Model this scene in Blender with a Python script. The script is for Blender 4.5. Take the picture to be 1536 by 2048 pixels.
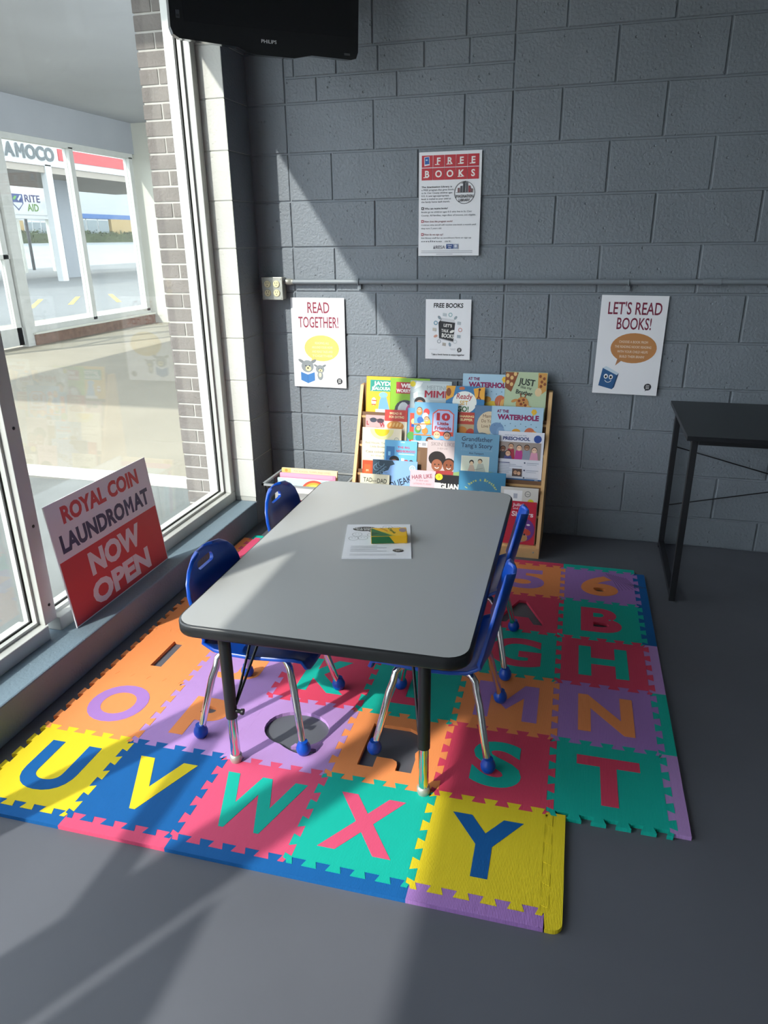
import bpy, bmesh, math, random
from mathutils import Matrix, Vector
random.seed(7)
for o in list(bpy.data.objects): bpy.data.objects.remove(o)
SC = bpy.context.scene
COL = SC.collection

# ------------------------------------------------------------------ camera
F_PX = 1432.4
CAM = Vector((0.9966, -3.4379, 1.3975)); YAW, PITCH, ROLL = 0.27419, -0.36354, -0.01288
cam = bpy.data.objects.new('camera', bpy.data.cameras.new('camera')); COL.objects.link(cam)
cam.data.sensor_fit = 'VERTICAL'; cam.data.sensor_height = 24.0; cam.data.lens = 24.0 * F_PX / 2048.0
cam.data.clip_start = 0.05; cam.data.clip_end = 400
_f = Vector((-math.sin(YAW) * math.cos(PITCH), math.cos(YAW) * math.cos(PITCH), math.sin(PITCH)))
_r0 = Vector((math.cos(YAW), math.sin(YAW), 0)); _u0 = _r0.cross(_f)
_r = math.cos(ROLL) * _r0 + math.sin(ROLL) * _u0; _u = -math.sin(ROLL) * _r0 + math.cos(ROLL) * _u0
cam.matrix_world = Matrix(((_r.x, _u.x, -_f.x, CAM.x), (_r.y, _u.y, -_f.y, CAM.y), (_r.z, _u.z, -_f.z, CAM.z), (0, 0, 0, 1)))
SC.camera = cam

# ------------------------------------------------------------------ world, sun, exposure
SKY_STRENGTH = 6.0
SUN_STRENGTH = 6.5
SUN_DIR = Vector((0.576, 1.0, -0.896))
w = bpy.data.worlds.new('sky'); SC.world = w; w.use_nodes = True
bg = w.node_tree.nodes['Background']; bg.inputs[0].default_value = (0.86, 0.93, 1.0, 1); bg.inputs[1].default_value = SKY_STRENGTH
sun = bpy.data.objects.new('sun_offscreen', bpy.data.lights.new('sun_offscreen', 'SUN')); COL.objects.link(sun)
sun.data.energy = SUN_STRENGTH; sun.data.angle = math.radians(0.8); sun.data.color = (1.0, 0.96, 0.88)
sun.rotation_euler = SUN_DIR.to_track_quat('-Z', 'Y').to_euler(); sun.location = (-4, -8, 8)
SC.view_settings.view_transform = 'Standard'; SC.view_settings.look = 'None'
SC.view_settings.exposure = 0.0; SC.view_settings.gamma = 1.0; SC.view_settings.use_curve_mapping = False

# ------------------------------------------------------------------ materials
def lin(c):
    if isinstance(c, str): c = tuple(int(c[i:i + 2], 16) for i in (0, 2, 4))
    return tuple(((v / 255) / 12.92 if v / 255 <= 0.04045 else ((v / 255 + 0.055) / 1.055) ** 2.4) for v in c)
MATS = {}
def mat(name, col=(.5, .5, .5), rough=.6, metal=0.0, bump=0.0, bscale=60.0, var=0.0, vscale=4.0, spec=0.5, coat=0.0):
    if name in MATS: return MATS[name]
    m = bpy.data.materials.new(name); m.use_nodes = True; nt = m.node_tree; b = nt.nodes['Principled BSDF']
    b.inputs['Base Color'].default_value = (*col, 1); b.inputs['Roughness'].default_value = rough
    b.inputs['Metallic'].default_value = metal; b.inputs['Specular IOR Level'].default_value = spec
    b.inputs['Coat Weight'].default_value = coat
    g = None
    if bump or var: g = nt.nodes.new('ShaderNodeNewGeometry')
    if bump:
        n = nt.nodes.new('ShaderNodeTexNoise'); n.inputs['Scale'].default_value = bscale; n.inputs['Detail'].default_value = 4
        nt.links.new(g.outputs['Position'], n.inputs['Vector'])
        bp = nt.nodes.new('ShaderNodeBump'); bp.inputs['Strength'].default_value = bump; bp.inputs['Distance'].default_value = .004
        nt.links.new(n.outputs['Fac'], bp.inputs['Height']); nt.links.new(bp.outputs['Normal'], b.inputs['Normal'])
    if var:
        n2 = nt.nodes.new('ShaderNodeTexNoise'); n2.inputs['Scale'].default_value = vscale; n2.inputs['Detail'].default_value = 6
        nt.links.new(g.outputs['Position'], n2.inputs['Vector'])
        mr = nt.nodes.new('ShaderNodeMapRange'); mr.inputs['From Min'].default_value = .3; mr.inputs['From Max'].default_value = .7
        mr.inputs['To Min'].default_value = 1 - var; mr.inputs['To Max'].default_value = 1 + var
        nt.links.new(n2.outputs['Fac'], mr.inputs['Value'])
        mx = nt.nodes.new('ShaderNodeVectorMath'); mx.operation = 'SCALE'; mx.inputs[0].default_value = col
        nt.links.new(mr.outputs['Result'], mx.inputs['Scale']); nt.links.new(mx.outputs['Vector'], b.inputs['Base Color'])
    MATS[name] = m; return m

def block_mat(name, col, pit=.85):
    m = mat(name, col, .55, var=.07, vscale=3.0); nt = m.node_tree; b = nt.nodes['Principled BSDF']
    g = nt.nodes.new('ShaderNodeNewGeometry')
    n = nt.nodes.new('ShaderNodeTexNoise'); n.inputs['Scale'].default_value = 90; n.inputs['Detail'].default_value = 5
    v = nt.nodes.new('ShaderNodeTexVoronoi'); v.inputs['Scale'].default_value = 42; v.inputs['Randomness'].default_value = 1
    n3 = nt.nodes.new('ShaderNodeTexNoise'); n3.inputs['Scale'].default_value = 14
    for q in (n, v, n3): nt.links.new(g.outputs['Position'], q.inputs['Vector'])
    p = nt.nodes.new('ShaderNodeMapRange'); p.inputs['From Min'].default_value = .05; p.inputs['From Max'].default_value = .22
    nt.links.new(v.outputs['Distance'], p.inputs['Value'])
    s = nt.nodes.new('ShaderNodeMapRange'); s.inputs['From Min'].default_value = .52; s.inputs['From Max'].default_value = .62
    nt.links.new(n3.outputs['Fac'], s.inputs['Value'])
    mx = nt.nodes.new('ShaderNodeMath'); mx.operation = 'MULTIPLY_ADD'
    inv = nt.nodes.new('ShaderNodeMath'); inv.operation = 'SUBTRACT'; nt.links.new(p.outputs[0], inv.inputs[0]); inv.inputs[1].default_value = 1
    nt.links.new(inv.outputs[0], mx.inputs[0]); nt.links.new(s.outputs[0], mx.inputs[1]); nt.links.new(n.outputs['Fac'], mx.inputs[2])
    bp = nt.nodes.new('ShaderNodeBump'); bp.inputs['Strength'].default_value = pit; bp.inputs['Distance'].default_value = .004
    nt.links.new(mx.outputs[0], bp.inputs['Height']); nt.links.new(bp.outputs['Normal'], b.inputs['Normal'])
    return m

def glass_mat():
    m = bpy.data.materials.new('window_glass'); m.use_nodes = True; nt = m.node_tree; nt.nodes.clear()
    out = nt.nodes.new('ShaderNodeOutputMaterial'); tr = nt.nodes.new('ShaderNodeBsdfTransparent'); gl = nt.nodes.new('ShaderNodeBsdfGlossy')
    tr.inputs[0].default_value = (.96, .975, .97, 1); gl.inputs['Roughness'].default_value = 0.0
    lw = nt.nodes.new('ShaderNodeLayerWeight'); lw.inputs['Blend'].default_value = .5
    pw = nt.nodes.new('ShaderNodeMath'); pw.operation = 'POWER'; pw.inputs[1].default_value = 5
    ma = nt.nodes.new('ShaderNodeMath'); ma.operation = 'MULTIPLY_ADD'; ma.inputs[1].default_value = .95; ma.inputs[2].default_value = .045
    mix = nt.nodes.new('ShaderNodeMixShader')
    nt.links.new(lw.outputs['Facing'], pw.inputs[0]); nt.links.new(pw.outputs[0], ma.inputs[0]); nt.links.new(ma.outputs[0], mix.inputs[0])
    nt.links.new(tr.outputs[0], mix.inputs[1]); nt.links.new(gl.outputs[0], mix.inputs[2])
    df = nt.nodes.new('ShaderNodeBsdfDiffuse'); df.inputs[0].default_value = (.8, .8, .78, 1)
    mix2 = nt.nodes.new('ShaderNodeMixShader'); mix2.inputs[0].default_value = .018
    nt.links.new(mix.outputs[0], mix2.inputs[1]); nt.links.new(df.outputs[0], mix2.inputs[2])
    nt.links.new(mix2.outputs[0], out.inputs[0]); MATS['glass'] = m; return m

def attr_mat():
    m = bpy.data.materials.new('printed_ink'); m.use_nodes = True; nt = m.node_tree; b = nt.nodes['Principled BSDF']
    a = nt.nodes.new('ShaderNodeAttribute'); a.attribute_name = 'ink'; nt.links.new(a.outputs['Color'], b.inputs['Base Color'])
    b.inputs['Roughness'].default_value = .45; MATS['ink'] = m; return m

def foam_mat(name, col):
    m = mat('foam_' + name, lin(col), .75, spec=.3); nt = m.node_tree; b = nt.nodes['Principled BSDF']
    g = nt.nodes.new('ShaderNodeNewGeometry'); wv = nt.nodes.new('ShaderNodeTexWave'); wv.inputs['Scale'].default_value = 95; wv.inputs['Distortion'].default_value = .6
    wv.bands_direction = 'X'; wv.inputs['Detail'].default_value = 1; wv.inputs['Detail Scale'].default_value = 4
    nt.links.new(g.outputs['Position'], wv.inputs['Vector'])
    bp = nt.nodes.new('ShaderNodeBump'); bp.inputs['Strength'].default_value = .35; bp.inputs['Distance'].default_value = .0012
    nt.links.new(wv.outputs['Fac'], bp.inputs['Height']); nt.links.new(bp.outputs['Normal'], b.inputs['Normal']); return m

glass = glass_mat(); ink = attr_mat()
M_BLOCK = block_mat('grey_block_paint', lin((122, 129, 137)))
M_BLOCKJ = mat('grey_mortar_paint', lin((124, 131, 139)), .6, bump=.3, bscale=120)
M_BLOCKW = block_mat('white_block_paint', lin((198, 198, 192)), .35)
M_WHITEJ = mat('white_mortar_paint', lin((180, 180, 174)), .6)
M_FRAME = mat('white_aluminium', lin((190, 191, 187)), .42, metal=.15, var=.05, vscale=9)
M_GASKET = mat('dark_gasket', (.03, .03, .03), .6)
M_BRICK = mat('grey_brown_brick', lin((106, 100, 96)), .8, bump=.9, bscale=75, var=.2, vscale=7)
M_BRICKJ = mat('pale_mortar', lin((167, 164, 158)), .9, bump=.3)
M_BLUEP = mat('plastic_blue', lin((8, 72, 176)), .32, spec=.5)
M_CHROME = mat('chrome', (.72, .72, .73), .13, metal=1.0)
M_BLACKM = mat('black_metal', (.012, .013, .016), .42)
M_BLACKP = mat('black_plastic', (.012, .013, .015), .35)
M_WOOD = mat('pale_maple', lin((214, 172, 120)), .5, var=.08, vscale=9)
M_PAPER = mat('white_paper', lin((236, 236, 240)), .6)
M_STEEL = mat('galvanised_steel', lin((176, 176, 168)), .45, metal=.5, var=.1, vscale=30)
M_IVORY = mat('ivory_plastic', lin((232, 222, 178)), .4)

# ------------------------------------------------------------------ mesh helpers
def tag(o, label=None, cat=None, group=None, kind=None):
    if label: o['label'] = label
    if cat: o['category'] = cat
    if group: o['group'] = group
    if kind: o['kind'] = kind
    return o
def link(name, me, parent=None, loc=None, rotz=None, mtx=None):
    o = bpy.data.objects.new(name, me); COL.objects.link(o)
    if mtx is not None: o.matrix_local = mtx
    if loc is not None: o.location = loc
    if rotz is not None: o.rotation_euler = (0, 0, rotz)
    if parent is not None: o.parent = parent
    return o
def empty(name, loc=(0, 0, 0), rotz=0, mtx=None):
    o = link(name, None); o.empty_display_size = .05
    if mtx is not None: o.matrix_world = mtx
    else: o.location = loc; o.rotation_euler = (0, 0, rotz)
    return o
def setmats(me, ms):
    for m in (ms if isinstance(ms, (list, tuple)) else [ms]): me.materials.append(m)

class MB:
    def __init__(s, T=None): s.v = []; s.f = []; s.mi = []; s.sm = []; s.T = T
    def add(s, vs, fs, mi=0, smooth=False):
        n = len(s.v)
        for p in vs:
            p = Vector(p); s.v.append(tuple(s.T @ p) if s.T else tuple(p))
        for f in fs: s.f.append([i + n for i in f]); s.mi.append(mi); s.sm.append(smooth)
        return s
    def box(s, a, b, mi=0, ch=0.0):
        x0, y0, z0 = (min(a[i], b[i]) for i in range(3)); x1, y1, z1 = (max(a[i], b[i]) for i in range(3))
        if ch <= 0:
            vs = [(x0, y0, z0), (x1, y0, z0), (x1, y1, z0), (x0, y1, z0), (x0, y0, z1), (x1, y0, z1), (x1, y1, z1), (x0, y1, z1)]
            fs = [(0, 3, 2, 1), (4, 5, 6, 7), (0, 1, 5, 4), (1, 2, 6, 5), (2, 3, 7, 6), (3, 0, 4, 7)]
            return s.add(vs, fs, mi)
        bm = bmesh.new(); bmesh.ops.create_cube(bm, size=1)
        for vv in bm.verts: vv.co = Vector(((x0 + x1) / 2 + vv.co.x * (x1 - x0), (y0 + y1) / 2 + vv.co.y * (y1 - y0), (z0 + z1) / 2 + vv.co.z * (z1 - z0)))
        bmesh.ops.bevel(bm, geom=bm.edges[:], offset=ch, segments=2, affect='EDGES', profile=.5)
        bm.verts.index_update(); s.add([q.co.copy() for q in bm.verts], [[q.index for q in f.verts] for f in bm.faces], mi); bm.free(); return s
    def prism(s, pts, axis, a, b, mi=0):
        # pts 2D polygon in the two other axes, extruded along axis from a to b
        n = len(pts)
        def P(p, t): q = list(p); q.insert(axis, t); return tuple(q)
        vs = [P(p, a) for p in pts] + [P(p, b) for p in pts]
        fs = [list(range(n))[::-1], list(range(n, 2 * n))] + [(i, (i + 1) % n, n + (i + 1) % n, n + i) for i in range(n)]
        return s.add(vs, fs, mi)
    def tube(s, pts, r, n=10, mi=0, cap=True, smooth=True):
        pts = [Vector(p) for p in pts]; rs = r if isinstance(r, (list, tuple)) else [r] * len(pts); rings = []; up = None
        for i, p in enumerate(pts):
            d = (pts[min(i + 1, len(pts) - 1)] - pts[max(i - 1, 0)]).normalized()
            if up is None: up = Vector((0, 0, 1)) if abs(d.z) < .9 else Vector((1, 0, 0))
            a = d.cross(up).normalized(); b = a.cross(d).normalized(); up = b
            rings.append([p + (a * math.cos(2 * math.pi * k / n) + b * math.sin(2 * math.pi * k / n)) * rs[i] for k in range(n)])
        vs = [q for rg in rings for q in rg]; fs = []
        for i in range(len(pts) - 1):
            for k in range(n): fs.append((i * n + k, i * n + (k + 1) % n, (i + 1) * n + (k + 1) % n, (i + 1) * n + k))
        s.add(vs, fs, mi, smooth)
        if cap: s.add(rings[0], [list(range(n))], mi); s.add(rings[-1], [list(range(n))[::-1]], mi)
        return s
    def lathe(s, prof, c=(0, 0, 0), n=20, mi=0, axis='Z', smooth=True):
        vs = []; fs = []; c = Vector(c)
        for (r, h) in prof:
            for k in range(n):
                a = 2 * math.pi * k / n; x, y = r * math.cos(a), r * math.sin(a)
                vs.append(c + (Vector((x, y, h)) if axis == 'Z' else Vector((x, -h, y)) if axis == 'Y' else Vector((h, x, y))))
        for i in range(len(prof) - 1):
            for k in range(n): fs.append((i * n + k, i * n + (k + 1) % n, (i + 1) * n + (k + 1) % n, (i + 1) * n + k))
        s.add(vs, fs, mi, smooth); m = (len(prof) - 1) * n
        s.add(vs[:n], [list(range(n))[::-1]], mi); s.add(vs[m:], [list(range(n))], mi); return s
    def mesh(s, name, ms):
        me = bpy.data.meshes.new(name); me.from_pydata(s.v, [], s.f); setmats(me, ms)
        me.polygons.foreach_set('material_index', s.mi); me.polygons.foreach_set('use_smooth', s.sm); me.update()
        bm = bmesh.new(); bm.from_mesh(me); bmesh.ops.recalc_face_normals(bm, faces=bm.faces[:]); bm.to_mesh(me); bm.free()
        return me
    def obj(s, name, ms, parent=None, **k): return link(name, s.mesh(name, ms), parent, **k)
def struct(o): o['kind'] = 'structure'; return o
def copy_tree(o, parent=None):
    c = o.copy(); COL.objects.link(c); c.parent = parent
    for ch in list(o.children): copy_tree(ch, c)
    return c

# ------------------------------------------------------------------ text and print
_tc = {}
def text_geo(t, bold=0.0, res=3):
    k = (t, round(bold, 4), res)
    if k in _tc: return _tc[k]
    if 'M' in t and bold > .005:      # the bold M is drawn as its own outline
        V, F, E, x = [], [], [], 0.0
        for part in __import__('re').split('(M)', t):
            if not part: continue
            if part == 'M':
                W, Hh, b = .64 + bold, .68 + bold, bold; st = .088 + 2 * b; y0 = -b; sl = .42 * Hh
                P = [(0, y0), (st, y0), (st, Hh - st * 1.75), (W / 2, sl - st * .85), (W - st, Hh - st * 1.75), (W - st, y0), (W, y0), (W, Hh), (W - st * 1.0, Hh), (W / 2, sl + st * .45), (st * 1.0, Hh), (0, Hh)]
                n = len(V); V += [(p[0] + x + .06, p[1]) for p in P]; F.append(tuple(range(n, n + 12))); E += [(n + i, n + (i + 1) % 12) for i in range(12)]; x += W + .10
            else:
                vs, fs, bb, be = text_geo(part, bold, res); n = len(V); dx = x - (bb[0] - .02)
                V += [(p[0] + dx, p[1]) for p in vs]; F += [tuple(i + n for i in f) for f in fs]; E += [(a + n, b_ + n) for a, b_ in be]; x += bb[2] - bb[0] + .04
                if part[-1] == ' ': x += .22
                if part[0] == ' ':
                    pass
        X = [v[0] for v in V]; Y = [v[1] for v in V]; _tc[k] = (V, F, (min(X), min(Y), max(X), max(Y)), E); return _tc[k]
    cu = bpy.data.curves.new('t', 'FONT'); cu.body = t; cu.size = 1; cu.offset = bold; cu.resolution_u = res; cu.fill_mode = 'FRONT'
    ob = bpy.data.objects.new('t', cu); me = bpy.data.meshes.new_from_object(ob)
    vs = [(v.co.x, v.co.y) for v in me.vertices]; fs = [tuple(p.vertices) for p in me.polygons]
    ec = {}
    for p in me.polygons:
        for e in p.edge_keys: ec[e] = ec.get(e, 0) + 1
    be = [e for e, n in ec.items() if n == 1]
    bpy.data.objects.remove(ob); bpy.data.curves.remove(cu); bpy.data.meshes.remove(me)
    if not vs: vs = [(0, 0), (.1, 0)]
    x0 = min(v[0] for v in vs); x1 = max(v[0] for v in vs); y0 = min(v[1] for v in vs); y1 = max(v[1] for v in vs)
    _tc[k] = (vs, fs, (x0, y0, x1, y1), be); return _tc[k]
def glyph_loops(t, bold, w=None, h=None, cx=0, cy=0, res=6):
    vs, fs, (x0, y0, x1, y1), be = text_geo(t, bold, res)
    # weld boundary points that coincide
    key = {}; rep = []
    for v in vs: rep.append(key.setdefault((round(v[0], 5), round(v[1], 5)), len(rep)))
    nb = {}
    for a, b in be:
        a, b = rep[a], rep[b]
        if a == b: continue
        nb.setdefault(a, []).append(b); nb.setdefault(b, []).append(a)
    sx = (w / (x1 - x0)) if w else h / (y1 - y0); sy = h / (y1 - y0)
    loops = []; seen = set()
    for st in nb:
        if st in seen: continue
        lp = [st]; seen.add(st); cur = st
        while True:
            nx = [q for q in nb[cur] if q not in seen]
            if not nx: break
            cur = nx[0]; seen.add(cur); lp.append(cur)
        if len(lp) > 2: loops.append([((vs[i][0] - (x0 + x1) / 2) * sx + cx, (vs[i][1] - (y0 + y1) / 2) * sy + cy) for i in lp])
    def area(l): return abs(sum(l[i][0] * l[(i + 1) % len(l)][1] - l[(i + 1) % len(l)][0] * l[i][1] for i in range(len(l)))) / 2
    loops.sort(key=area, reverse=True); return loops

def fill_mesh(name, loops, z0, z1, m):
    cu = bpy.data.curves.new('c', 'CURVE'); cu.dimensions = '2D'; cu.fill_mode = 'BOTH'; cu.extrude = (z1 - z0) / 2
    for lp in loops:
        sp = cu.splines.new('POLY'); sp.points.add(len(lp) - 1); sp.use_cyclic_u = True
        for p, q in zip(sp.points, lp): p.co = (q[0], q[1], 0, 1)
    ob = bpy.data.objects.new('c', cu); me = bpy.data.meshes.new_from_object(ob); me.name = name
    for v in me.vertices: v.co.z += (z0 + z1) / 2
    bpy.data.objects.remove(ob); bpy.data.curves.remove(cu)
    me.materials.clear(); setmats(me, m)
    me.polygons.foreach_set('use_smooth', [False] * len(me.polygons)); return me

class Art:
    """flat print: coloured shapes on a sheet, x right, y up, in metres"""
    def __init__(s): s.v = []; s.f = []; s.c = []; s.z = .00025
    def raw(s, pts, faces, col):
        n = len(s.v); s.z += .00004
        s.v += [(p[0], p[1], s.z) for p in pts]; c = lin(col)
        for f in faces: s.f.append([i + n for i in f]); s.c.append(c)
        return s
    def poly(s, pts, col): return s.raw(pts, [list(range(len(pts)))], col)
    def rect(s, x0, y0, x1, y1, col): return s.poly([(x0, y0), (x1, y0), (x1, y1), (x0, y1)], col)
    def ell(s, cx, cy, rx, ry=None, col='000000', n=22, rot=0, a0=0, a1=360):
        ry = rx if ry is None else ry; pts = []
        for k in range(n):
            a = math.radians(a0 + (a1 - a0) * k / (n if a1 - a0 >= 360 else n - 1)); x, y = rx * math.cos(a), ry * math.sin(a)
            pts.append((cx + x * math.cos(rot) - y * math.sin(rot), cy + x * math.sin(rot) + y * math.cos(rot)))
        return s.poly(pts, col)
    def ring(s, cx, cy, r, wd, col, n=28, a0=0, a1=360):
        pts = []; fs = []
        for k in range(n + 1):
            a = math.radians(a0 + (a1 - a0) * k / n); pts += [(cx + r * math.cos(a), cy + r * math.sin(a)), (cx + (r - wd) * math.cos(a), cy + (r - wd) * math.sin(a))]
        for k in range(n): fs.append((2 * k, 2 * k + 2, 2 * k + 3, 2 * k + 1))
        return s.raw(pts, fs, col)
    def line(s, pts, wd, col):
        for a, b in zip(pts, pts[1:]):
            dx, dy = b[0] - a[0], b[1] - a[1]; L = math.hypot(dx, dy) or 1; nx, ny = -dy / L * wd / 2, dx / L * wd / 2
            s.poly([(a[0] + nx, a[1] + ny), (a[0] - nx, a[1] - ny), (b[0] - nx, b[1] - ny), (b[0] + nx, b[1] + ny)], col)
        return s
    def text(s, t, x, y, h, col, bold=0.0, w=None, align='C', rot=0.0, shear=0.0, sx=1.0):
        vs, fs, (x0, y0, x1, y1), _ = text_geo(t, bold)
        cap = text_geo('H', bold)[2]; k = h / (cap[3] - cap[1]); kx = k * sx
        W = (x1 - x0) * kx
        if w and W > 0: kx *= w / W; W = w
        ox = {'C': -W / 2, 'L': 0, 'R': -W}[align]; P = []
        for vx, vy in vs:
            a = (vx - x0) * kx + ox; b = (vy - cap[1]) * k; a += b * shear
            P.append((x + a * math.cos(rot) - b * math.sin(rot), y + a * math.sin(rot) + b * math.cos(rot)))
        return s.raw(P, fs, col)
    def arc(s, t, cx, cy, r, h, col, a0, a1, bold=0.0):
        n = len(t)
        for i, ch in enumerate(t):
            if ch == ' ': continue
            a = math.radians(a0 + (a1 - a0) * (i + .5) / n)
            s.text(ch, cx + r * math.cos(a), cy + r * math.sin(a), h, col, bold, rot=a - math.pi / 2)
        return s
    def flower(s, cx, cy, r, col, n=6):
        for k in range(n): s.ell(cx + r * .6 * math.cos(k * 2 * math.pi / n), cy + r * .6 * math.sin(k * 2 * math.pi / n), r * .5, r * .5, col, 10)
        return s
    def mesh(s, name='print'):
        me = bpy.data.meshes.new(name); me.from_pydata(s.v, [], s.f)
        at = me.color_attributes.new('ink', 'FLOAT_COLOR', 'CORNER'); vals = []
        for p, c in zip(me.polygons, s.c): vals += [c[0], c[1], c[2], 1.0] * p.loop_total
        at.data.foreach_set('color', vals); me.materials.append(ink); me.update(); return me
    def obj(s, name, parent, mtx): o = link(name, s.mesh(name), parent); o.matrix_local = mtx; return o
def face_mtx(o, r, u):
    o, r, u = Vector(o), Vector(r).normalized(), Vector(u).normalized(); n = r.cross(u)
    return Matrix(((r.x, u.x, n.x, o.x), (r.y, u.y, n.y, o.y), (r.z, u.z, n.z, o.z), (0, 0, 0, 1)))

# ================================================================== SETTING
# floor
M_FLOOR = mat('grey_floor_paint', lin((93, 95, 103)), .42, bump=.12, bscale=18, var=.06, vscale=2.2)
nt = M_FLOOR.node_tree; _b = nt.nodes['Principled BSDF']
_g = nt.nodes.new('ShaderNodeNewGeometry'); _n = nt.nodes.new('ShaderNodeTexNoise'); _n.inputs['Scale'].default_value = 3; _n.inputs['Detail'].default_value = 8
nt.links.new(_g.outputs['Position'], _n.inputs['Vector']); _m = nt.nodes.new('ShaderNodeMapRange'); _m.inputs['To Min'].default_value = .34; _m.inputs['To Max'].default_value = .6
nt.links.new(_n.outputs['Fac'], _m.inputs['Value']); nt.links.new(_m.outputs[0], _b.inputs['Roughness'])
struct(MB().box((-.62, -8, -.12), (6, 0.02, 0)).obj('floor', M_FLOOR))
struct(MB().box((-1.02, -8.2, 3.0), (6.2, .25, 3.15)).obj('ceiling', mat('ceiling_tile_white', lin((205, 206, 206)), .8)))

# block wall at the back: mortar backing + every block a piece
B0, CH = .1462, .2032; XA, XB = .0072, .8184; XC, XK, X0 = .616, -.408, -.597
wall_back = struct(MB().box((-.80, .004, 0), (6, .21, 3.0)).obj('wall_back', M_BLOCKJ))
_bc = {}
def block_mesh(w, h, d, ch=.0035):
    k = (round(w, 3), round(h, 3), round(d, 3), ch)
    if k not in _bc:
        vs = [(0, 0, 0), (w, 0, 0), (w, 0, h), (0, 0, h), (0, -d + ch, 0), (w, -d + ch, 0), (w, -d + ch, h), (0, -d + ch, h), (ch, -d, ch), (w - ch, -d, ch), (w - ch, -d, h - ch), (ch, -d, h - ch)]
        fs = [(4, 5, 1, 0), (5, 6, 2, 1), (6, 7, 3, 2), (7, 4, 0, 3), (8, 9, 5, 4), (9, 10, 6, 5), (10, 11, 7, 6), (11, 8, 4, 7), (8, 11, 10, 9)]
        _bc[k] = MB().add(vs, fs).mesh('concrete_block', M_BLOCK)
    return _bc[k]
G = .0065
def blocks(xs, z0, z1):
    for a, b in zip(xs, xs[1:]):
        if b - a < .03: continue
        o = link('concrete_block', block_mesh(b - a - G, z1 - z0 - G, .0075), wall_back)
        o.location = (a + G / 2, .006 + random.uniform(-.0012, .0012), z0 + G / 2)
def bond(x0, x1, base):
    xs = [x0]; k = math.ceil((x0 + .06 - base) / .4064)
    while base + k * .4064 < x1 - .06: xs.append(base + k * .4064); k += 1
    return xs + [x1]
XR = 3.4
for k in range(-1, 14):
    z0, z1 = max(B0 + k * CH, .0), B0 + (k + 1) * CH
    if z1 > 3.0: z1 = 3.0
    if z1 - z0 < .04: continue
    par = k % 2
    if k == 9:
        zm = (z0 + z1) / 2; blocks([X0, XK], z0, z1)
        blocks([XK, -.255, .115, .605 + .011], z0, zm); blocks([-.49 + .082, -.36, -.16, .03, .235, .43, XC], zm, z1)
    else:
        blocks([X0, XK], z0, z1)
        blocks(bond(XK, XC, XA + (.2032 if par else 0) - (.2032 if False else 0)) if k not in () else [], z0, z1)
    # parity: course 8 (z 1.77-1.97) has joints at XA, courses alternate
    blocks(bond(XC, XR, XB + (.2032 if par else 0)), z0, z1)
struct(MB().box((XR, -.004, 0), (6, .02, 3)).obj('wall_back_far', M_BLOCK))

# ---- window wall, turned a little against the back wall
TH = .012
TW = Matrix.Translation((X0, -.225, 0)) @ Matrix.Rotation(TH, 4, 'Z') @ Matrix.Translation((-X0, .225, 0))
ZS = .126; YR = -.229; ZH = 2.66; YEND = -8.0
pier = MB(TW).box((X0 - .004, YR + .003, 0), (-.86, .12, 3.0)).obj('wall_left', [M_WHITEJ, M_BLOCKJ]); struct(pier)
for p in pier.data.polygons:
    if p.normal.x > .6: p.material_index = 1
for k in range(-1, 14):
    z0, z1 = max(B0 + k * CH, ZS if k == -1 else 0), min(B0 + (k + 1) * CH, 3.0)
    if k == -1: continue
    m = MB(TW); g = .0022
    m.box((X0, YR, z0 + g), (-.85, .02, z1 - g), 0, ch=.003)
    o = m.obj('concrete_block', [M_BLOCKW, M_BLOCK], pier)
    for p in o.data.polygons:
        if p.normal.x > .6: p.material_index = 1
MB(TW).box((X0, YR - .0, 0), (-.85, .02, ZS)).obj('base_block', M_BLOCK, pier)
M_SILL = block_mat('blue_grey_sill_paint', lin((112, 130, 142)), .4)
o = MB(TW).box((X0, YEND, 0), (-.86, YR, ZS), 0, ch=.006).obj('wall_left_kerb', M_SILL); struct(o)
struct(MB(TW).box((X0, YEND, ZH + .02), (-.86, YR, 3.0)).obj('wall_left_head', M_BLOCK))
struct(MB(TW).box((-.86, YEND, 2.606), (-1.0, -.2, 3.3)).obj('wall_outside_lintel', M_BRICK))
# outer brick skin beside the window
skin = struct(MB(TW).box((-.865, -.2055, -.05), (-1.0, .12, 3.3)).obj('wall_outside', M_BRICKJ))
for k in range(49):
    z0 = -.05 + k * .0677
    for (x0_, x1_) in (((-1.004, -.864),) if k % 2 == 0 else ((-1.004, -.917), (-.908, -.864))):
        mm = MB(TW); mm.box((x0_ - random.uniform(0, .003), -.2075 - random.uniform(0, .003), z0), (x1_, .1, z0 + .0585), 0, ch=.0015)
        mm.obj('brick', M_BRICK, skin)

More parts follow.
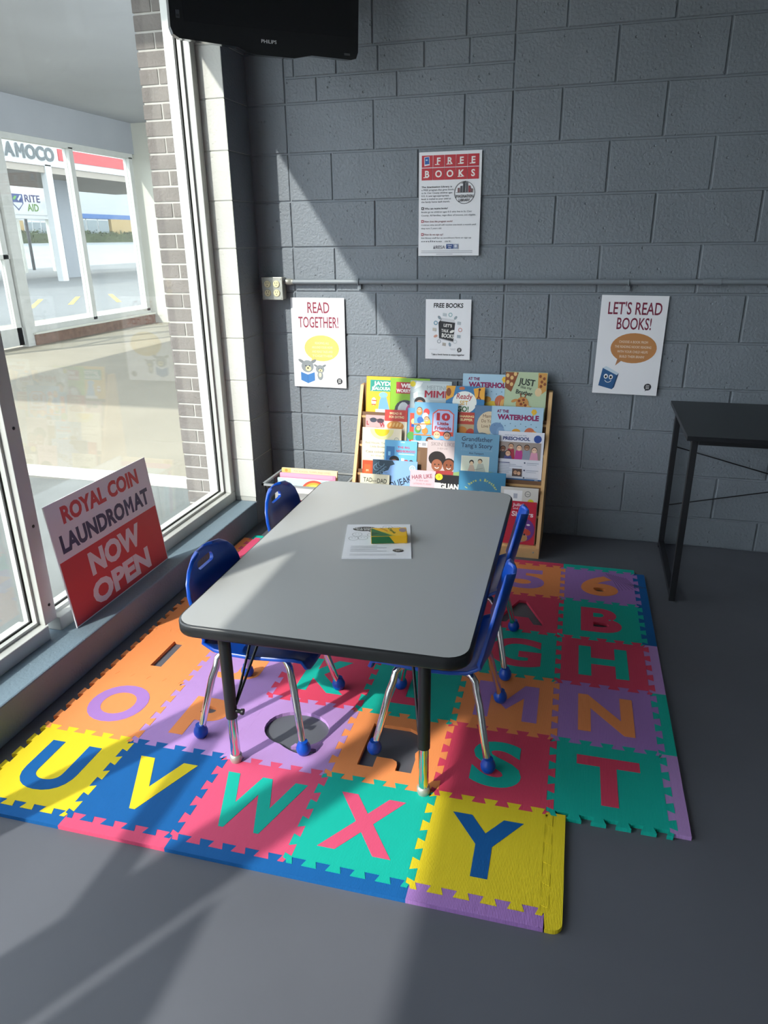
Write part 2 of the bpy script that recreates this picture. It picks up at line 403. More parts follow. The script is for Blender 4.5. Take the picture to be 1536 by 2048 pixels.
# window frames
XF0, XF1, XG = -.713, -.835, -.775
def rail_y(name, y0, y1, z0, z1, parent, x0=XF0, x1=XF1):
    return MB(TW).box((x0, y0, z0), (x1, y1, z1), 0, ch=.003).obj(name, M_FRAME, parent)
def window(n, ya, yb, za, zb, fr_a, fr_b):
    w = empty('window_%d' % n, tuple(TW @ Vector((XG, (ya + yb) / 2, za)))); struct(w)
    w_inv = w.matrix_world.copy(); bpy.context.view_layer.update(); inv = w.matrix_world.inverted()
    def put(o): o.parent = w; o.matrix_parent_inverse = inv; return o
    put(rail_y('bottom_rail', ya, yb, za, za + .052, None)); put(rail_y('head_rail', ya, yb, zb - .05, zb, None))
    if fr_a > 0: put(rail_y('jamb', ya, ya - fr_a, za + .052, zb - .05, None))
    if fr_b > 0: put(rail_y('jamb', yb + fr_b, yb, za + .052, zb - .05, None))
    y0, y1 = ya - fr_a, yb + fr_b; z0, z1 = za + .052, zb - .05
    # glazing beads with dark gaskets either side of the pane
    for xb in (-.758, -.792):
        mb = MB(TW); s = .011
        mb.box((xb - .009, y0, z0), (xb + .009, y1, z0 + s)); mb.box((xb - .009, y0, z1 - s), (xb + .009, y1, z1))
        mb.box((xb - .009, y0, z0), (xb + .009, y0 - s, z1))
        if fr_b > 0: mb.box((xb - .009, y1 + s, z0), (xb + .009, y1, z1))
        put(mb.obj('glazing_bead', M_FRAME))
    mb = MB(TW); s = .015
    mb.box((-.772, y0, z0), (-.778, y1, z0 + s)); mb.box((-.772, y0, z0), (-.778, y0 - s, z1)); mb.box((-.772, y0, z1 - s), (-.778, y1, z1))
    put(mb.obj('gasket', M_GASKET))
    put(MB(TW).box((-.773, y0 - .004, z0 + .004), (-.777, y1 + .004, z1 - .004)).obj('pane', glass))
    return put
Y1, Y2, Y3, Y4 = -1.645, -2.915, -3.955, -5.5
put1 = window(1, YR - .002, Y1 + .028, ZS, ZH, .045, .0)
put2 = window(2, Y1 - .028, Y2 + .03, ZS, ZH, .0, .0)
put4 = window(3, Y3 - .03, Y4, ZS, ZH, .0, .03)
put5 = window(4, Y4 - .03, YEND + .05, ZS, ZH, .0, .03)
for i, yy in enumerate((Y1, Y2, Y3)):
    t = struct(MB(TW).box((-.724 if i == 0 else -.702, yy - .03, ZS + (.05 if i == 0 else 0)), (-.775 if i == 0 else -.81, yy + .03, ZH), 0, ch=.002).obj('trim_%d' % (i + 1), M_FRAME))
    if i == 0:
        for z in (.24, .53, .86, 1.2, 1.6):
            MB(TW).lathe([(.0055, 0), (.0055, .0015), (.002, .002)], (-.724, yy + .004, z), 10, axis='X').obj('screw', M_GASKET, t)
# glazed entrance door between the second and third mullion
d = struct(empty('door_1', tuple(TW @ Vector((XG, -3.57, 0)))))
bpy.context.view_layer.update(); dinv = d.matrix_world.inverted()
for nm, a, b in (('stile', (-.75, Y2 - .03, .02), (-.80, Y2 - .10, 2.06)), ('stile', (-.75, Y3 + .03, .02), (-.80, Y3 + .13, 2.06)), ('bottom_rail', (-.75, Y2 - .1, .02), (-.80, Y3 + .13, .22)),
                 ('top_rail', (-.75, Y2 - .1, 1.90), (-.80, Y3 + .13, 2.06)), ('transom_panel', (-.74, Y2 - .03, 2.06), (-.82, Y3 + .03, ZH)), ('push_bar', (-.70, Y2 - .1, 1.06), (-.74, Y3 + .13, 1.12))):
    o = MB(TW).box(a, b, 0, ch=.003).obj(nm, M_FRAME); o.parent = d; o.matrix_parent_inverse = dinv
o = MB(TW).box((-.772, Y2 - .1, .22), (-.778, Y3 + .13, 1.9)).obj('pane', glass); o.parent = d; o.matrix_parent_inverse = dinv

# the far sides of the room (behind and beside the camera)
M_INT = mat('pale_grey_wall_paint', lin((176, 178, 180)), .7)
struct(MB().box((5.6, -8.2, 0), (5.8, .2, 3.0)).obj('wall_right', M_INT))
m = MB(); m.box((-1.0, -8.2, 0), (5.8, -8.0, 3.0))
struct(m.obj('wall_front', M_INT))

# ================================================================== OUTSIDE
M_CONC = mat('pale_concrete', lin((138, 132, 117)), .9, bump=.3, bscale=30, var=.07, vscale=1.5)
M_SLAB = mat('grey_painted_slab', lin((103, 107, 105)), .8, bump=.3, bscale=30, var=.15, vscale=3)
M_ASPH = mat('asphalt', lin((90, 92, 93)), .95, var=.05, vscale=1)
M_ROAD = mat('pale_road', lin((122, 127, 130)), .95, var=.04, vscale=.5)
M_WHITEP = mat('white_outdoor_paint', lin((196, 196, 186)), .7, bump=.2, bscale=25)
M_SOFFIT = mat('grey_soffit_paint', lin((150, 153, 158)), .8, var=.08, vscale=.8)
M_YEL = mat('yellow_road_paint', lin((170, 144, 62)), .8)
struct(MB().box((-9.6, -14, -.25), (-.86, 14, -.03)).obj('ground_porch', M_CONC))
struct(MB().box((-2.6, -14, -.031), (-.86, .30, -.02)).obj('ground_slab', M_SLAB))
struct(MB().box((-3.6, .255, -.06), (-1.0, .41, .004), 0, ch=.008).obj('kerb', M_WHITEP))
struct(MB().box((-33, -40, -.3), (-9.6, 90, -.05)).obj('ground_lot', M_ASPH))
struct(MB().prism([(-33, -.05), (-40, 1.45), (-70, 1.45), (-70, -1), (-33, -1)], 1, -40, 110).obj('ground_far', M_ROAD))
for i, (a, b) in enumerate((((-12.0, 11.56), (-13.8, 14.06)), ((-11.7, 12.6), (-13.35, 15.06)), ((-10.9, 13.5), (-13.0, 16.1)))):
    dx, dy = b[0] - a[0], b[1] - a[1]; L = math.hypot(dx, dy); n = (-dy / L * .06, dx / L * .06)
    me = MB().prism([(a[0] + n[0], a[1] + n[1]), (a[0] - n[0], a[1] - n[1]), (b[0] - n[0], b[1] - n[1]), (b[0] + n[0], b[1] + n[1])], 2, -.05, -.045)
    tag(me.obj('parking_line', M_YEL), 'yellow painted parking line on the grey lot', 'parking line', 'parking lines')
for i, y in enumerate((1.05, 3.4, 4.6, 5.4)):
    pass
# porch roof and end wall
struct(MB().box((-7.4, -1.5, 3.35), (-.86, 9.4, 3.6)).obj('roof_porch', M_SOFFIT))
struct(MB().box((-7.25, 9.0, -.05), (-.9, 9.2, 3.4)).obj('wall_porch_end', M_WHITEP))
struct(MB().box((-7.22, 4.2, 2.86), (-7.02, 9.0, 3.36)).obj('wall_porch_fascia', M_SOFFIT))
# far storefront of the porch
fs = tag(empty('glass_storefront', (-7.1, 7.2, -.03)), 'aluminium framed glass storefront on a low brown brick base across the porch', 'storefront')
def fpart(name, a, b, m): o = MB().box(a, b).obj(name, m); o.parent = fs; o.location = Vector((7.1, -7.2, .03)); return o
fpart('brick_base', (-7.2, 5.75, -.03), (-6.98, 8.98, .13), mat('brown_brick_base', lin((120, 96, 82)), .9, bump=.6, bscale=20, var=.2, vscale=12))
fpart('sill_cap', (-7.22, 5.73, .13), (-6.95, 8.98, .155), M_WHITEP)
fpart('bottom_rail', (-7.15, 5.8, .155), (-7.03, 8.95, .24), M_FRAME)
fpart('head_rail', (-7.15, 4.3, 2.78), (-7.03, 8.95, 2.86), M_FRAME)
for y in (8.88, 7.28): fpart('mullion', (-7.15, y - .05, .2), (-7.03, y + .05, 2.8), M_FRAME)
fpart('mullion', (-7.15, 5.6, -.03), (-7.0, 5.8, 2.86), M_FRAME)
fpart('door_rail', (-7.13, 4.3, 1.2), (-7.05, 5.6, 1.26), M_FRAME); fpart('door_bottom_rail', (-7.13, 4.3, 0), (-7.05, 5.6, .25), M_FRAME)
fpart('door_stile', (-7.13, 5.48, 0), (-7.05, 5.58, 2.8), M_FRAME); fpart('mullion', (-7.15, 4.2, 0), (-7.03, 4.3, 2.86), M_FRAME)
for a, b in ((4.3, 5.48), (5.8, 7.23), (7.33, 8.83)): fpart('pane', (-7.085, a, .2), (-7.095, b, 2.8), glass)
# hanging chain under the porch roof
ch = tag(empty('hanging_chain', (-1.9, .42, 3.33)), 'thin steel chain hanging under the porch roof', 'chain')
ch.location = (-2.05, .55, 3.35); mb = MB()
lk = None
for k in range(22):
    if lk is None:
        pts = [(.008 * math.cos(a), 0, .016 * math.sin(a)) for a in [i * math.pi / 5 for i in range(11)]]
        lk = MB().tube(pts, .0028, 6).mesh('chain_link', M_STEEL)
    o = link('chain_link', lk, ch); o.location = (0, 0, -.015 - k * .026); o.rotation_euler = (0, 0, (k % 2) * math.pi / 2)
# petrol station canopy
gs = tag(empty('station_canopy', (-20, 22, -.05)), 'white petrol station canopy with grey lettering and a red stripe', 'canopy'); GO = Vector((20, -22, .05))
def gpart(name, a, b, m): o = MB().box(a, b).obj(name, m); o.parent = gs; o.location = GO; return o
M_SIGNW = mat('white_fascia', lin((184, 187, 188)), .6); M_RED = mat('red_stripe', lin((176, 56, 60)), .6)
gpart('fascia', (-20.4, 14, 4.25), (-20, 36, 5.02), M_SIGNW); gpart('soffit', (-26, 14, 4.0), (-20.05, 36, 4.25), mat('canopy_soffit', lin((143, 135, 126)), .9))
gpart('red_stripe', (-20.02, 23.75, 4.5), (-19.96, 36, 4.93), M_RED)
for y in (23.05, 12.5): gpart('column', (-20.25, y - .15, -.05), (-20.0, y + .2, 4.3), M_SIGNW)
gpart('column', (-22.3, 25.7, -.05), (-21.9, 26.7, 4.0), mat('grey_column', lin((128, 132, 138)), .7))
a = Art(); a.text('AMOCO', 0, 0, .5, '3a4246', .045, w=2.7); o = a.obj('lettering', gs, face_mtx(Vector((-19.96, 22.15, 4.42)) + GO, (0, 1, 0), (0, 0, 1)))
o['label'] = 'grey capital letters AMOCO'
# roadside sign
rs = tag(empty('roadside_sign', (-28, 31, -.05)), 'white roadside sign with a shield and purple and green words', 'sign'); RO = Vector((28, -31, .05))
def rpart(name, a, b, m): o = MB().box(a, b).obj(name, m); o.parent = rs; o.location = RO; return o
rpart('cabinet', (-28.4, 29.3, 2.65), (-28.0, 33.2, 4.25), mat('grey_sign_frame', lin((202, 204, 204)), .6)); rpart('face', (-28.0, 29.8, 2.85), (-27.97, 32.6, 4.0), mat('white_sign_face', lin((196, 198, 198)), .5))
rpart('post', (-28.3, 30.2, -.05), (-28.1, 30.4, 2.65), M_STEEL); rpart('post', (-28.3, 32.6, -.05), (-28.1, 32.8, 2.65), M_STEEL)
a = Art(); a.poly([(0, .75), (.82, .75), (.82, .3), (.41, -.05), (0, .3)], '14306a').poly([(.09, .34), (.73, .34), (.73, .27), (.41, .03), (.09, .27)], 'b8bab8').ell(.24, .56, .16, .07, '4c8a3a', 12, .6).line([(.45, .45), (.7, .68)], .1, 'b0b8b8')
a.text('RITE', .95, .38, .36, '241f58', .02, w=1.15, align='L').text('AID', 1.05, -.06, .36, '4f7c10', .02, w=.85, align='L')
a.obj('print', rs, face_mtx(Vector((-27.96, 29.95, 3.08)) + RO, (0, 1, 0), (0, 0, 1)))
# pharmacy building
ph = tag(empty('pharmacy_building', (-44, 52, 1.45)), 'pale grey shop building with a blue band above its glass front', 'building'); PO = Vector((44, -52, -1.45))
def ppart(name, a, b, m): o = MB().box(a, b).obj(name, m); o.parent = ph; o.location = PO; return o
ppart('wall', (-48, 36, 1.45), (-42, 76, 5.75), mat('pale_grey_render', lin((156, 159, 160)), .8)); ppart('blue_band', (-42, 48, 3.42), (-41.8, 76, 3.80), mat('blue_band', lin((44, 84, 136)), .6))
ppart('tan_brick_wall', (-42, 57.8, 1.45), (-41.7, 62.5, 3.42), mat('tan_brick', lin((150, 128, 88)), .85)); ppart('tan_brick_wall', (-42, 41.8, 1.45), (-41.7, 43.0, 3.1), MATS['tan_brick']); ppart('tan_brick_wall', (-42, 45.2, 1.45), (-41.7, 46.6, 3.1), MATS['tan_brick'])
for k in range(5):
    y = 49.6 + k * 1.62; wv = ppart('window', (-41.95, y, 1.6), (-41.85, y + 1.5, 3.38), M_SIGNW)
    g = MB().box((-41.86, y + .06, 1.9), (-41.82, y + 1.44, 3.3)).obj('pane', mat('dark_shop_glass', lin((92, 104, 108)), .15)); g.parent = wv
for k in range(3):
    y = 46.8 + k * .95; wv = ppart('window', (-41.95, y, 1.6), (-41.85, y + .9, 3.1), M_SIGNW); g = MB().box((-41.86, y + .06, 1.7), (-41.82, y + .84, 3.0)).obj('pane', MATS['dark_shop_glass']); g.parent = wv
a = Art(); a.text('PHARMACY', 0, 0, .24, 'c8ccd0', .02, w=2.3, align='L'); a.obj('lettering', ph, face_mtx(Vector((-41.78, 49.5, 3.5)) + PO, (0, 1, 0), (0, 0, 1)))
# hedges and a far tree line
def bush(name, label, cat, grp, y0, y1, x, z0, h, seed, m):
    rnd = random.Random(seed); mb = MB(); n = int((y1 - y0) * 90)
    for _ in range(n):
        p = Vector((x + rnd.uniform(-.5, .5), rnd.uniform(y0, y1), 0)); p.z = z0 + rnd.random() ** .6 * h * (1 - .15 * rnd.random()); s = rnd.uniform(.08, .2)
        q = [Vector((rnd.uniform(-1, 1), rnd.uniform(-1, 1), rnd.uniform(-1, 1))) * s for _ in range(3)]
        mb.add([p + v for v in q], [(0, 1, 2)])
    mb.box((x - .35, y0, z0), (x + .35, y1, z0 + h * .75))
    return tag(mb.obj(name, m), label, cat, grp)
M_HEDGE = mat('hedge_green', lin((56, 65, 38)), .9, var=.3, vscale=3)
bush('hedge', 'clipped green hedge in front of the tan brick piers', 'hedge', None, 42.6, 47.6, -40.5, 1.4, 1.0, 1, M_HEDGE)
bush('hedge', 'clipped green hedge below the blue band shop front', 'hedge', None, 48.4, 60, -40.5, 1.4, 1.0, 2, M_HEDGE)
bush('tree_line', 'dark green treetops showing over the pale shop roof', 'trees', None, 50.8, 56.5, -49, 5.0, 1.6, 3, mat('tree_green', lin((104, 118, 92)), .9, var=.3, vscale=2))
# lot lamp
lp = tag(empty('lot_lamp', (-31, 34.3, -.05)), 'dark lot lamp on a tall pole with a bracket arm', 'lamp post')
MB().tube([(0, 0, 0), (0, 0, 7.9)], .09, 8).obj('pole', M_BLACKM, lp)
MB().tube([(0, -1.5, 7.7), (0, .9, 7.5), (0, 1.1, 8.1)], .06, 6).obj('arm', M_BLACKM, lp)
MB().lathe([(.1, 0), (.5, .06), (.42, .2), (.1, .3)], (0, 1.3, 8.1), 12).obj('lamp_head', M_BLACKM, lp)
# traffic signal seen beside the sign
ts = tag(empty('traffic_signal', (-27, 32.9, -.05)), 'dark traffic signal cluster hanging on a thin mast', 'traffic signal')
MB().tube([(0, 0, 0), (0, 0, 4.6)], .05, 8).obj('mast', M_BLACKM, ts)
for dx in (-.6, .6): MB().box((-.15, dx - .2, 3.2), (.15, dx + .2, 4.0), 0, ch=.04).obj('signal_head', M_BLACKM, ts)
MB().box((-.05, -.6, 3.3), (.05, .6, 3.45)).obj('bracket', M_BLACKM, ts)
# unseen paper sheets added on the entrance glass to shape the floor shadows
for (y0, y1, z0, z1, lab, g) in ((-3.74, -3.82, .9, 1.62, 'tall unseen sheet added on the entrance door glass to shade the floor', 1), (-4.137, -4.42, .55, 1.58, 'wide unseen sheet added beside the entrance door to shade the floor', 2)):
    tag(MB(TW).box((-.768, y0, z0), (-.771, y1, z1)).obj('window_notice', M_PAPER), lab, 'notice')
# ================================================================== FOAM MAT
FOAM = {'yellow': (228, 203, 38), 'blue': (10, 90, 156), 'teal': (10, 174, 156), 'pink': (214, 80, 116), 'red': (214, 66, 96), 'orange': (240, 146, 86), 'purple': (164, 120, 190), 'lilac': (178, 138, 198)}
FM = {k: foam_mat(k, v) for k, v in FOAM.items()}
MAT_O = Vector((1.01071, -2.23313, 0)); MAT_R = .01679; TS = .30292; TT = .012
MATM = Matrix.Translation(MAT_O) @ Matrix.Rotation(MAT_R, 4, 'Z')
AMP = .0095
def edge_path(n=5):
    p = 1 / n; out = [(0.0, 0.0), (.012, -AMP)]
    for i in range(n):
        c = (i + .5) * p; out += [(c - .19 * p, -AMP), (c - .31 * p, AMP), (c + .31 * p, AMP), (c + .19 * p, -AMP)]
    return out + [(.988, -AMP), (1.0, 0.0)]
EP = edge_path()
def hpath(i, j): return [((i - 5 + t) * TS, j * TS + d) for t, d in EP]       # along +u at row line j
def vpath(i, j): return [((i - 5) * TS + d, (j + t) * TS) for t, d in EP]      # along +v at column line i
def tile_outline(i, j, right_flat=False):
    b = hpath(i, j)[:-1]; r = vpath(i + 1, j)[:-1]; t = hpath(i, j + 1)[::-1][:-1]; l = vpath(i, j)[::-1][:-1]
    q = b + r + t + l; cx, cy = (i - 4.5) * TS, (j + .5) * TS
    return [(cx + (x - cx) * .9985, cy + (y - cy) * .9985) for x, y in q]
TILES = {(0, 0): ('U', 'yellow', 'blue'), (1, 0): ('V', 'blue', 'yellow'), (2, 0): ('W', 'pink', 'teal'), (3, 0): ('X', 'teal', 'pink'), (4, 0): ('Y', 'yellow', 'blue'),
         (0, 1): ('O', 'orange', 'purple'), (1, 1): ('P', 'lilac', 'orange'), (2, 1): ('Q', 'lilac', None), (3, 1): ('R', 'orange', None), (4, 1): ('S', 'red', 'teal'), (5, 1): ('T', 'teal', 'red'),
         (0, 2): ('I', 'orange', None), (1, 2): ('J', 'lilac', 'orange'), (2, 2): ('K', 'red', 'teal'), (3, 2): ('L', 'teal', 'red'), (4, 2): ('M', 'orange', 'purple'), (5, 2): ('N', 'purple', 'orange'),
         (0, 3): ('C', 'orange', 'purple'), (1, 3): ('D', 'purple', 'orange'), (2, 3): ('E', 'teal', 'red'), (3, 3): ('F', 'red', 'teal'), (4, 3): ('G', 'teal', 'red'), (5, 3): ('H', 'red', 'teal'),
         (0, 4): ('7', 'red', 'teal'), (1, 4): ('8', 'teal', 'red'), (2, 4): ('9', 'orange', 'purple'), (3, 4): ('0', 'purple', 'orange'), (4, 4): ('A', 'red', None), (5, 4): ('B', 'teal', 'red'),
         (0, 5): ('1', 'pink', 'teal'), (1, 5): ('2', 'teal', 'pink'), (2, 5): ('3', 'orange', 'purple'), (3, 5): ('4', 'purple', 'orange'), (4, 5): ('5', 'orange', 'purple'), (5, 5): ('6', 'purple', 'orange')}
LW = {'W': .235, 'M': .195, 'Q': .2, 'O': .19, 'V': .18, 'X': .185, 'Y': .18, 'U': .165, 'N': .165, 'G': .185, 'H': .165, 'T': .17, 'K': .165, 'L': .12, 'S': .14, 'B': .15, 'P': .14, 'R': .165, 'A': .19, '5': .15, '6': .15, 'I': .042, '1': .05}
for (i, j), (chh, base, let) in TILES.items():
    cx, cy = (i - 5 + .5) * TS, (j + .5) * TS
    if chh == 'R': loops = [[(cx + x, cy + y) for x, y in [(-.08, -.095), (-.034, -.095), (-.034, -.05), (.012, -.05), (.026, -.058), (.03, -.07), (.03, -.095), (.076, -.095), (.076, -.035), (.07, -.012), (.078, .005), (.084, .035), (.078, .062), (.06, .083), (.034, .095), (-.08, .095)]]]
    else: loops = glyph_loops(chh, .02 if chh == 'R' else .034, LW.get(chh, .15), .165 if chh == 'I' else .19, cx, cy)
    outer = [loops[0]]; inner = loops[1:]
    what = ('with a %s letter %s' % (let, chh) if chh.isalpha() else 'with a %s number %s' % (let, chh)) if let else 'with the letter %s popped out' % chh
    bn = {'lilac': 'pale purple'}.get(base, base); what = what.replace('a orange', 'an orange')
    if chh in '34': what += ' under the back of the table'
    if chh in '90': what += ' beneath the table'
    root = empty('foam_tile', mtx=MATM @ Matrix.Translation((cx, cy, 0)))
    tag(root, '%s foam puzzle tile %s' % (bn, what.replace('pink letter', 'pink letter')), 'foam tile', 'alphabet foam tiles of the play mat')
    off = Matrix.Translation((-cx, -cy, 0))
    th = TT + random.uniform(-.0004, .0004)
    keep = inner
    if chh == 'P': keep = []
    if chh == 'B': keep = [l for l in inner if sum(q[1] for q in l) / len(l) > cy]
    if chh == '6': keep = []
    if let is None: keep = []
    o = link('tile_base', fill_mesh('tile_base', [tile_outline(i, j)] + outer + keep, 0, th, FM[base]), root); o.data.transform(off)
    if let:
        o = link('letter' if chh.isalpha() else 'number', fill_mesh('letter', outer + inner, 0, th + .0006, FM[let]), root); o.data.transform(off)
    if chh == '6':
        mb = MB()
        for s in range(9):
            x = .03 + s * .010; mb.tube([(x, .13 - s * .004, th + .0006), (x + .03, .06 - s * .003, th + .0006), (x + .05 + .004 * s, -.03 + s * .006, th + .0006)], .0007, 4)
        mb.obj('pen_scribble', M_BLACKM, root)
SW = .040
def strip(side, i, j, c, label, extra=0.0, w=SW):
    if side == 'front': pts = hpath(i, j) + [((i - 4) * TS, j * TS - w), ((i - 5) * TS, j * TS - w)]
    elif side == 'back': pts = hpath(i, j) + [((i - 4) * TS, j * TS + w), ((i - 5) * TS, j * TS + w)]
    elif side == 'right': pts = vpath(i, j) + [((i - 5) * TS + w, (j + 1) * TS), ((i - 5) * TS + w, j * TS)]
    else: pts = vpath(i, j) + [((i - 5) * TS - w, (j + 1) * TS), ((i - 5) * TS - w, j * TS)]
    if side == 'right' and extra:   # rounded corner joined to the front border
        a, b = (i - 5) * TS, (i - 5) * TS + w; r = .022
        pts = vpath(i, j) + [(b, (j + 1) * TS)] + [(b - r + r * math.cos(t), j * TS - extra + r - r * math.sin(t)) for t in [k * math.pi / 10 for k in range(6)]] + [(a + .003, j * TS - extra)]
    c0 = pts[0]; cx = sum(p[0] for p in pts) / len(pts); cy = sum(p[1] for p in pts) / len(pts)
    me = fill_mesh('foam_edge_strip', [[(p[0] - cx, p[1] - cy) for p in pts]], 0, TT - .0005, FM[c])
    o = link('foam_edge_strip', me); o.matrix_world = MATM @ Matrix.Translation((cx, cy, 0))
    return tag(o, label, 'mat edging', 'straight edging strips of the foam mat')
strip('front', 0, 0, 'blue', 'blue foam edging strip along the yellow U tile')
strip('front', 1, 0, 'pink', 'pink foam edging strip along the blue V tile')
strip('front', 2, 0, 'blue', 'blue foam edging strip along the pink W tile')
strip('front', 3, 0, 'blue', 'blue foam edging strip along the teal X tile')
strip('front', 4, 0, 'purple', 'purple foam edging strip along the yellow Y tile')
strip('right', 5, 0, 'yellow', 'yellow foam edging strip with a rounded corner beside the Y tile', SW)
strip('right', 6, 1, 'lilac', 'pale purple foam edging strip beside the teal T tile')
strip('right', 6, 2, 'teal', 'teal foam edging strip beside the purple N tile')
strip('right', 6, 3, 'lilac', 'pale purple foam edging strip beside the red H tile')
strip('right', 6, 4, 'blue', 'blue foam edging strip beside the teal B tile')
strip('right', 6, 5, 'blue', 'blue foam edging strip beside the purple 6 tile')
for i, (c, n) in enumerate((('teal', 1), ('orange', 2), ('pink', 3), ('blue', 4), ('red', 5), ('teal', 6))):
    strip('back', i, 6, c, '%s foam edging strip behind the %s number %s tile' % (c, TILES[(n - 1, 5)][1], n) if n != 1 else 'teal foam edging strip in the corner by the window kerb')
strip('left', 0, 5, 'orange', 'orange foam edging strip between the number 1 tile and the window kerb')

# ================================================================== TABLE
TZ = .475
tb = tag(empty('activity_table', (.395, -1.402, TT), MAT_R), 'rectangular grey topped activity table with black edging and adjustable legs', 'table')
def rrect(hx, hy, r, n=6):
    return [(sx * (hx - r) + r * math.cos(a), sy * (hy - r) + r * math.sin(a)) for sx, sy, a0 in ((1, 1, 0), (-1, 1, 90), (-1, -1, 180), (1, -1, 270)) for a in [math.radians(a0 + 90 * k / n) for k in range(n + 1)]]
HX, HY = .386, .606; H = TZ - TT
MB().prism(rrect(HX - .004, HY - .004, .055), 2, H - .025, H).obj('table_top', mat('grey_laminate', lin((172, 173, 173)), .38, bump=.03, bscale=150), tb)
prof = [(0, H - .032), (.004, H - .034), (.006, H - .029), (.006, H - .006), (.003, H - .001), (-.004, H - .0003)]
mb = MB(); rings = []
for dx, z in prof:
    R_ = rrect(HX - .003 + dx, HY - .003 + dx, .055 + dx); rings.append([(p[0], p[1], z) for p in R_])
n = len(rings[0]); mb.add([p for r in rings for p in r], [(i * n + k, i * n + (k + 1) % n, (i + 1) * n + (k + 1) % n, (i + 1) * n + k) for i in range(len(rings) - 1) for k in range(n)], 0, True)
mb.obj('edge_band', M_BLACKP, tb)
MB().prism(rrect(HX - .012, HY - .012, .05), 2, H - .031, H - .0255).obj('underside', mat('dark_backing', (.03, .03, .03), .7), tb)
for sx in (-1, 1):
    for sy in (-1, 1):
        x, y = sx * .272, sy * .548
        lg = MB().tube([(x, y, H - .031), (x, y, .15)], .0165, 16).obj('leg', M_BLACKM, tb)
        MB().tube([(x, y, .155), (x, y, .022)], .0135, 16).obj('leg_insert', M_CHROME, lg)
        MB().lathe([(.0135, .024), (.017, .022), (.0175, .008), (.015, 0.0)], (x, y, 0), 16).obj('glide', M_STEEL, lg)
        if sx < 0: MB().lathe([(.006, 0), (.006, .014), (.009, .015), (.009, .022)], (x + .015, y, .172), 10, axis='X').obj('knob', M_BLACKP, lg)
        else: MB().lathe([(.009, -.037), (.009, -.03), (.006, -.029), (.006, -.015)], (x, y, .172), 10, axis='Y').obj('knob', M_BLACKP, lg)
        for dd in (.035, .075):
            MB().tube([(x - sx * .014, y - sy * .004, .19), (x - sx * (dd + .0), y - sy * .16, H - .031)], .0042, 6).obj('brace', M_BLACKM, lg)

# sheet and crayon box on the table
ps = tag(MB().box((-.108, -.1397, 0), (.108, .1397, .0035)).obj('activity_sheet', M_PAPER), 'white printed activity sheet lying on the grey table', 'paper')
ps.location = (.392, -1.368, TZ); ps.rotation_euler = (0, 0, .25)
a = Art(); a.ell(-.045, .098, .042, .02, '1c1c1c').poly([(-.04, .085), (-.03, .085), (-.022, .066)], '1c1c1c').text('LET\'S COUNT', -.045, .1, .009, 'f0f0f0', .03).text('THE SMILES', -.045, .086, .009, 'f0f0f0', .03)
for (x, y) in ((-.05, .02), (-.07, .05), (-.02, .045), (.03, .11), (.06, .1), (-.08, .015), (.075, .07)): a.ring(x, y, .017, .0012, '777777', 12).ell(x - .005, y + .003, .0015, .0015, '333333', 6).ell(x + .005, y + .003, .0015, .0015, '333333', 6)
for k in range(4): a.line([(-.085, -.05 - k * .013), (.0 + .03 * (k % 2), -.05 - k * .013)], .003, 'b4b4b8')
for k in range(2): a.line([(-.085, -.112 - k * .008), (.06, -.112 - k * .008)], .002, 'b8b8bc')
a.ell(.066, -.085, .017, .012, '3a3a3a').text('TALK READ', .066, -.084, .004, 'f0f0f0', .02).text('SING', .066, -.091, .004, 'f0f0f0', .02)
a.obj('print', ps, Matrix.Translation((0, 0, .0035)))
cb = tag(empty('crayon_box', (.425, -1.352, TZ + .0042), .30), 'small yellow and green crayon box lying on the white sheet', 'crayon box')
M_CY = mat('crayon_box_yellow', lin((238, 184, 20)), .4)
MB().box((-.058, -.036, 0), (.058, .036, .026), 0, ch=.001).obj('carton', M_CY, cb)
MB().box((.0581, -.034, .001), (.0595, .034, .025)).obj('tuck_flap', mat('crayon_flap', lin((214, 160, 16)), .5), cb)
a = Art(); a.poly([(-.057, -.035), (-.057, .035), (-.022, .0), (.012, -.035)], '1f6b3a').poly([(-.057, .0), (-.03, -.01), (-.057, -.03)], '124a28').poly([(-.022, 0), (.012, -.035), (.022, -.035), (-.012, .0)], 'c8b41e')
a.text('Crayola', .006, .008, .012, '2c6e34', .02, rot=-math.pi / 2 * 0 - 1.2).text('CRAYONS', -.018, .018, .006, 'b05010', .02, rot=-.9).ell(.046, .012, .012, .018, 'a08a8c', 14)
a.obj('print', cb, Matrix.Translation((0, 0, .026)))
a = Art(); a.poly([(-.057, .001), (-.057, .025), (.0, .025), (.018, .001)], '1f6b3a').obj('print', cb, face_mtx((0, -.0362, 0), (1, 0, 0), (0, 0, 1)))
a = Art(); a.poly([(-.035, .001), (-.035, .025), (.035, .025), (.035, .001)], '17522c').obj('print', cb, face_mtx((-.0582, 0, 0), (0, -1, 0), (0, 0, 1)))

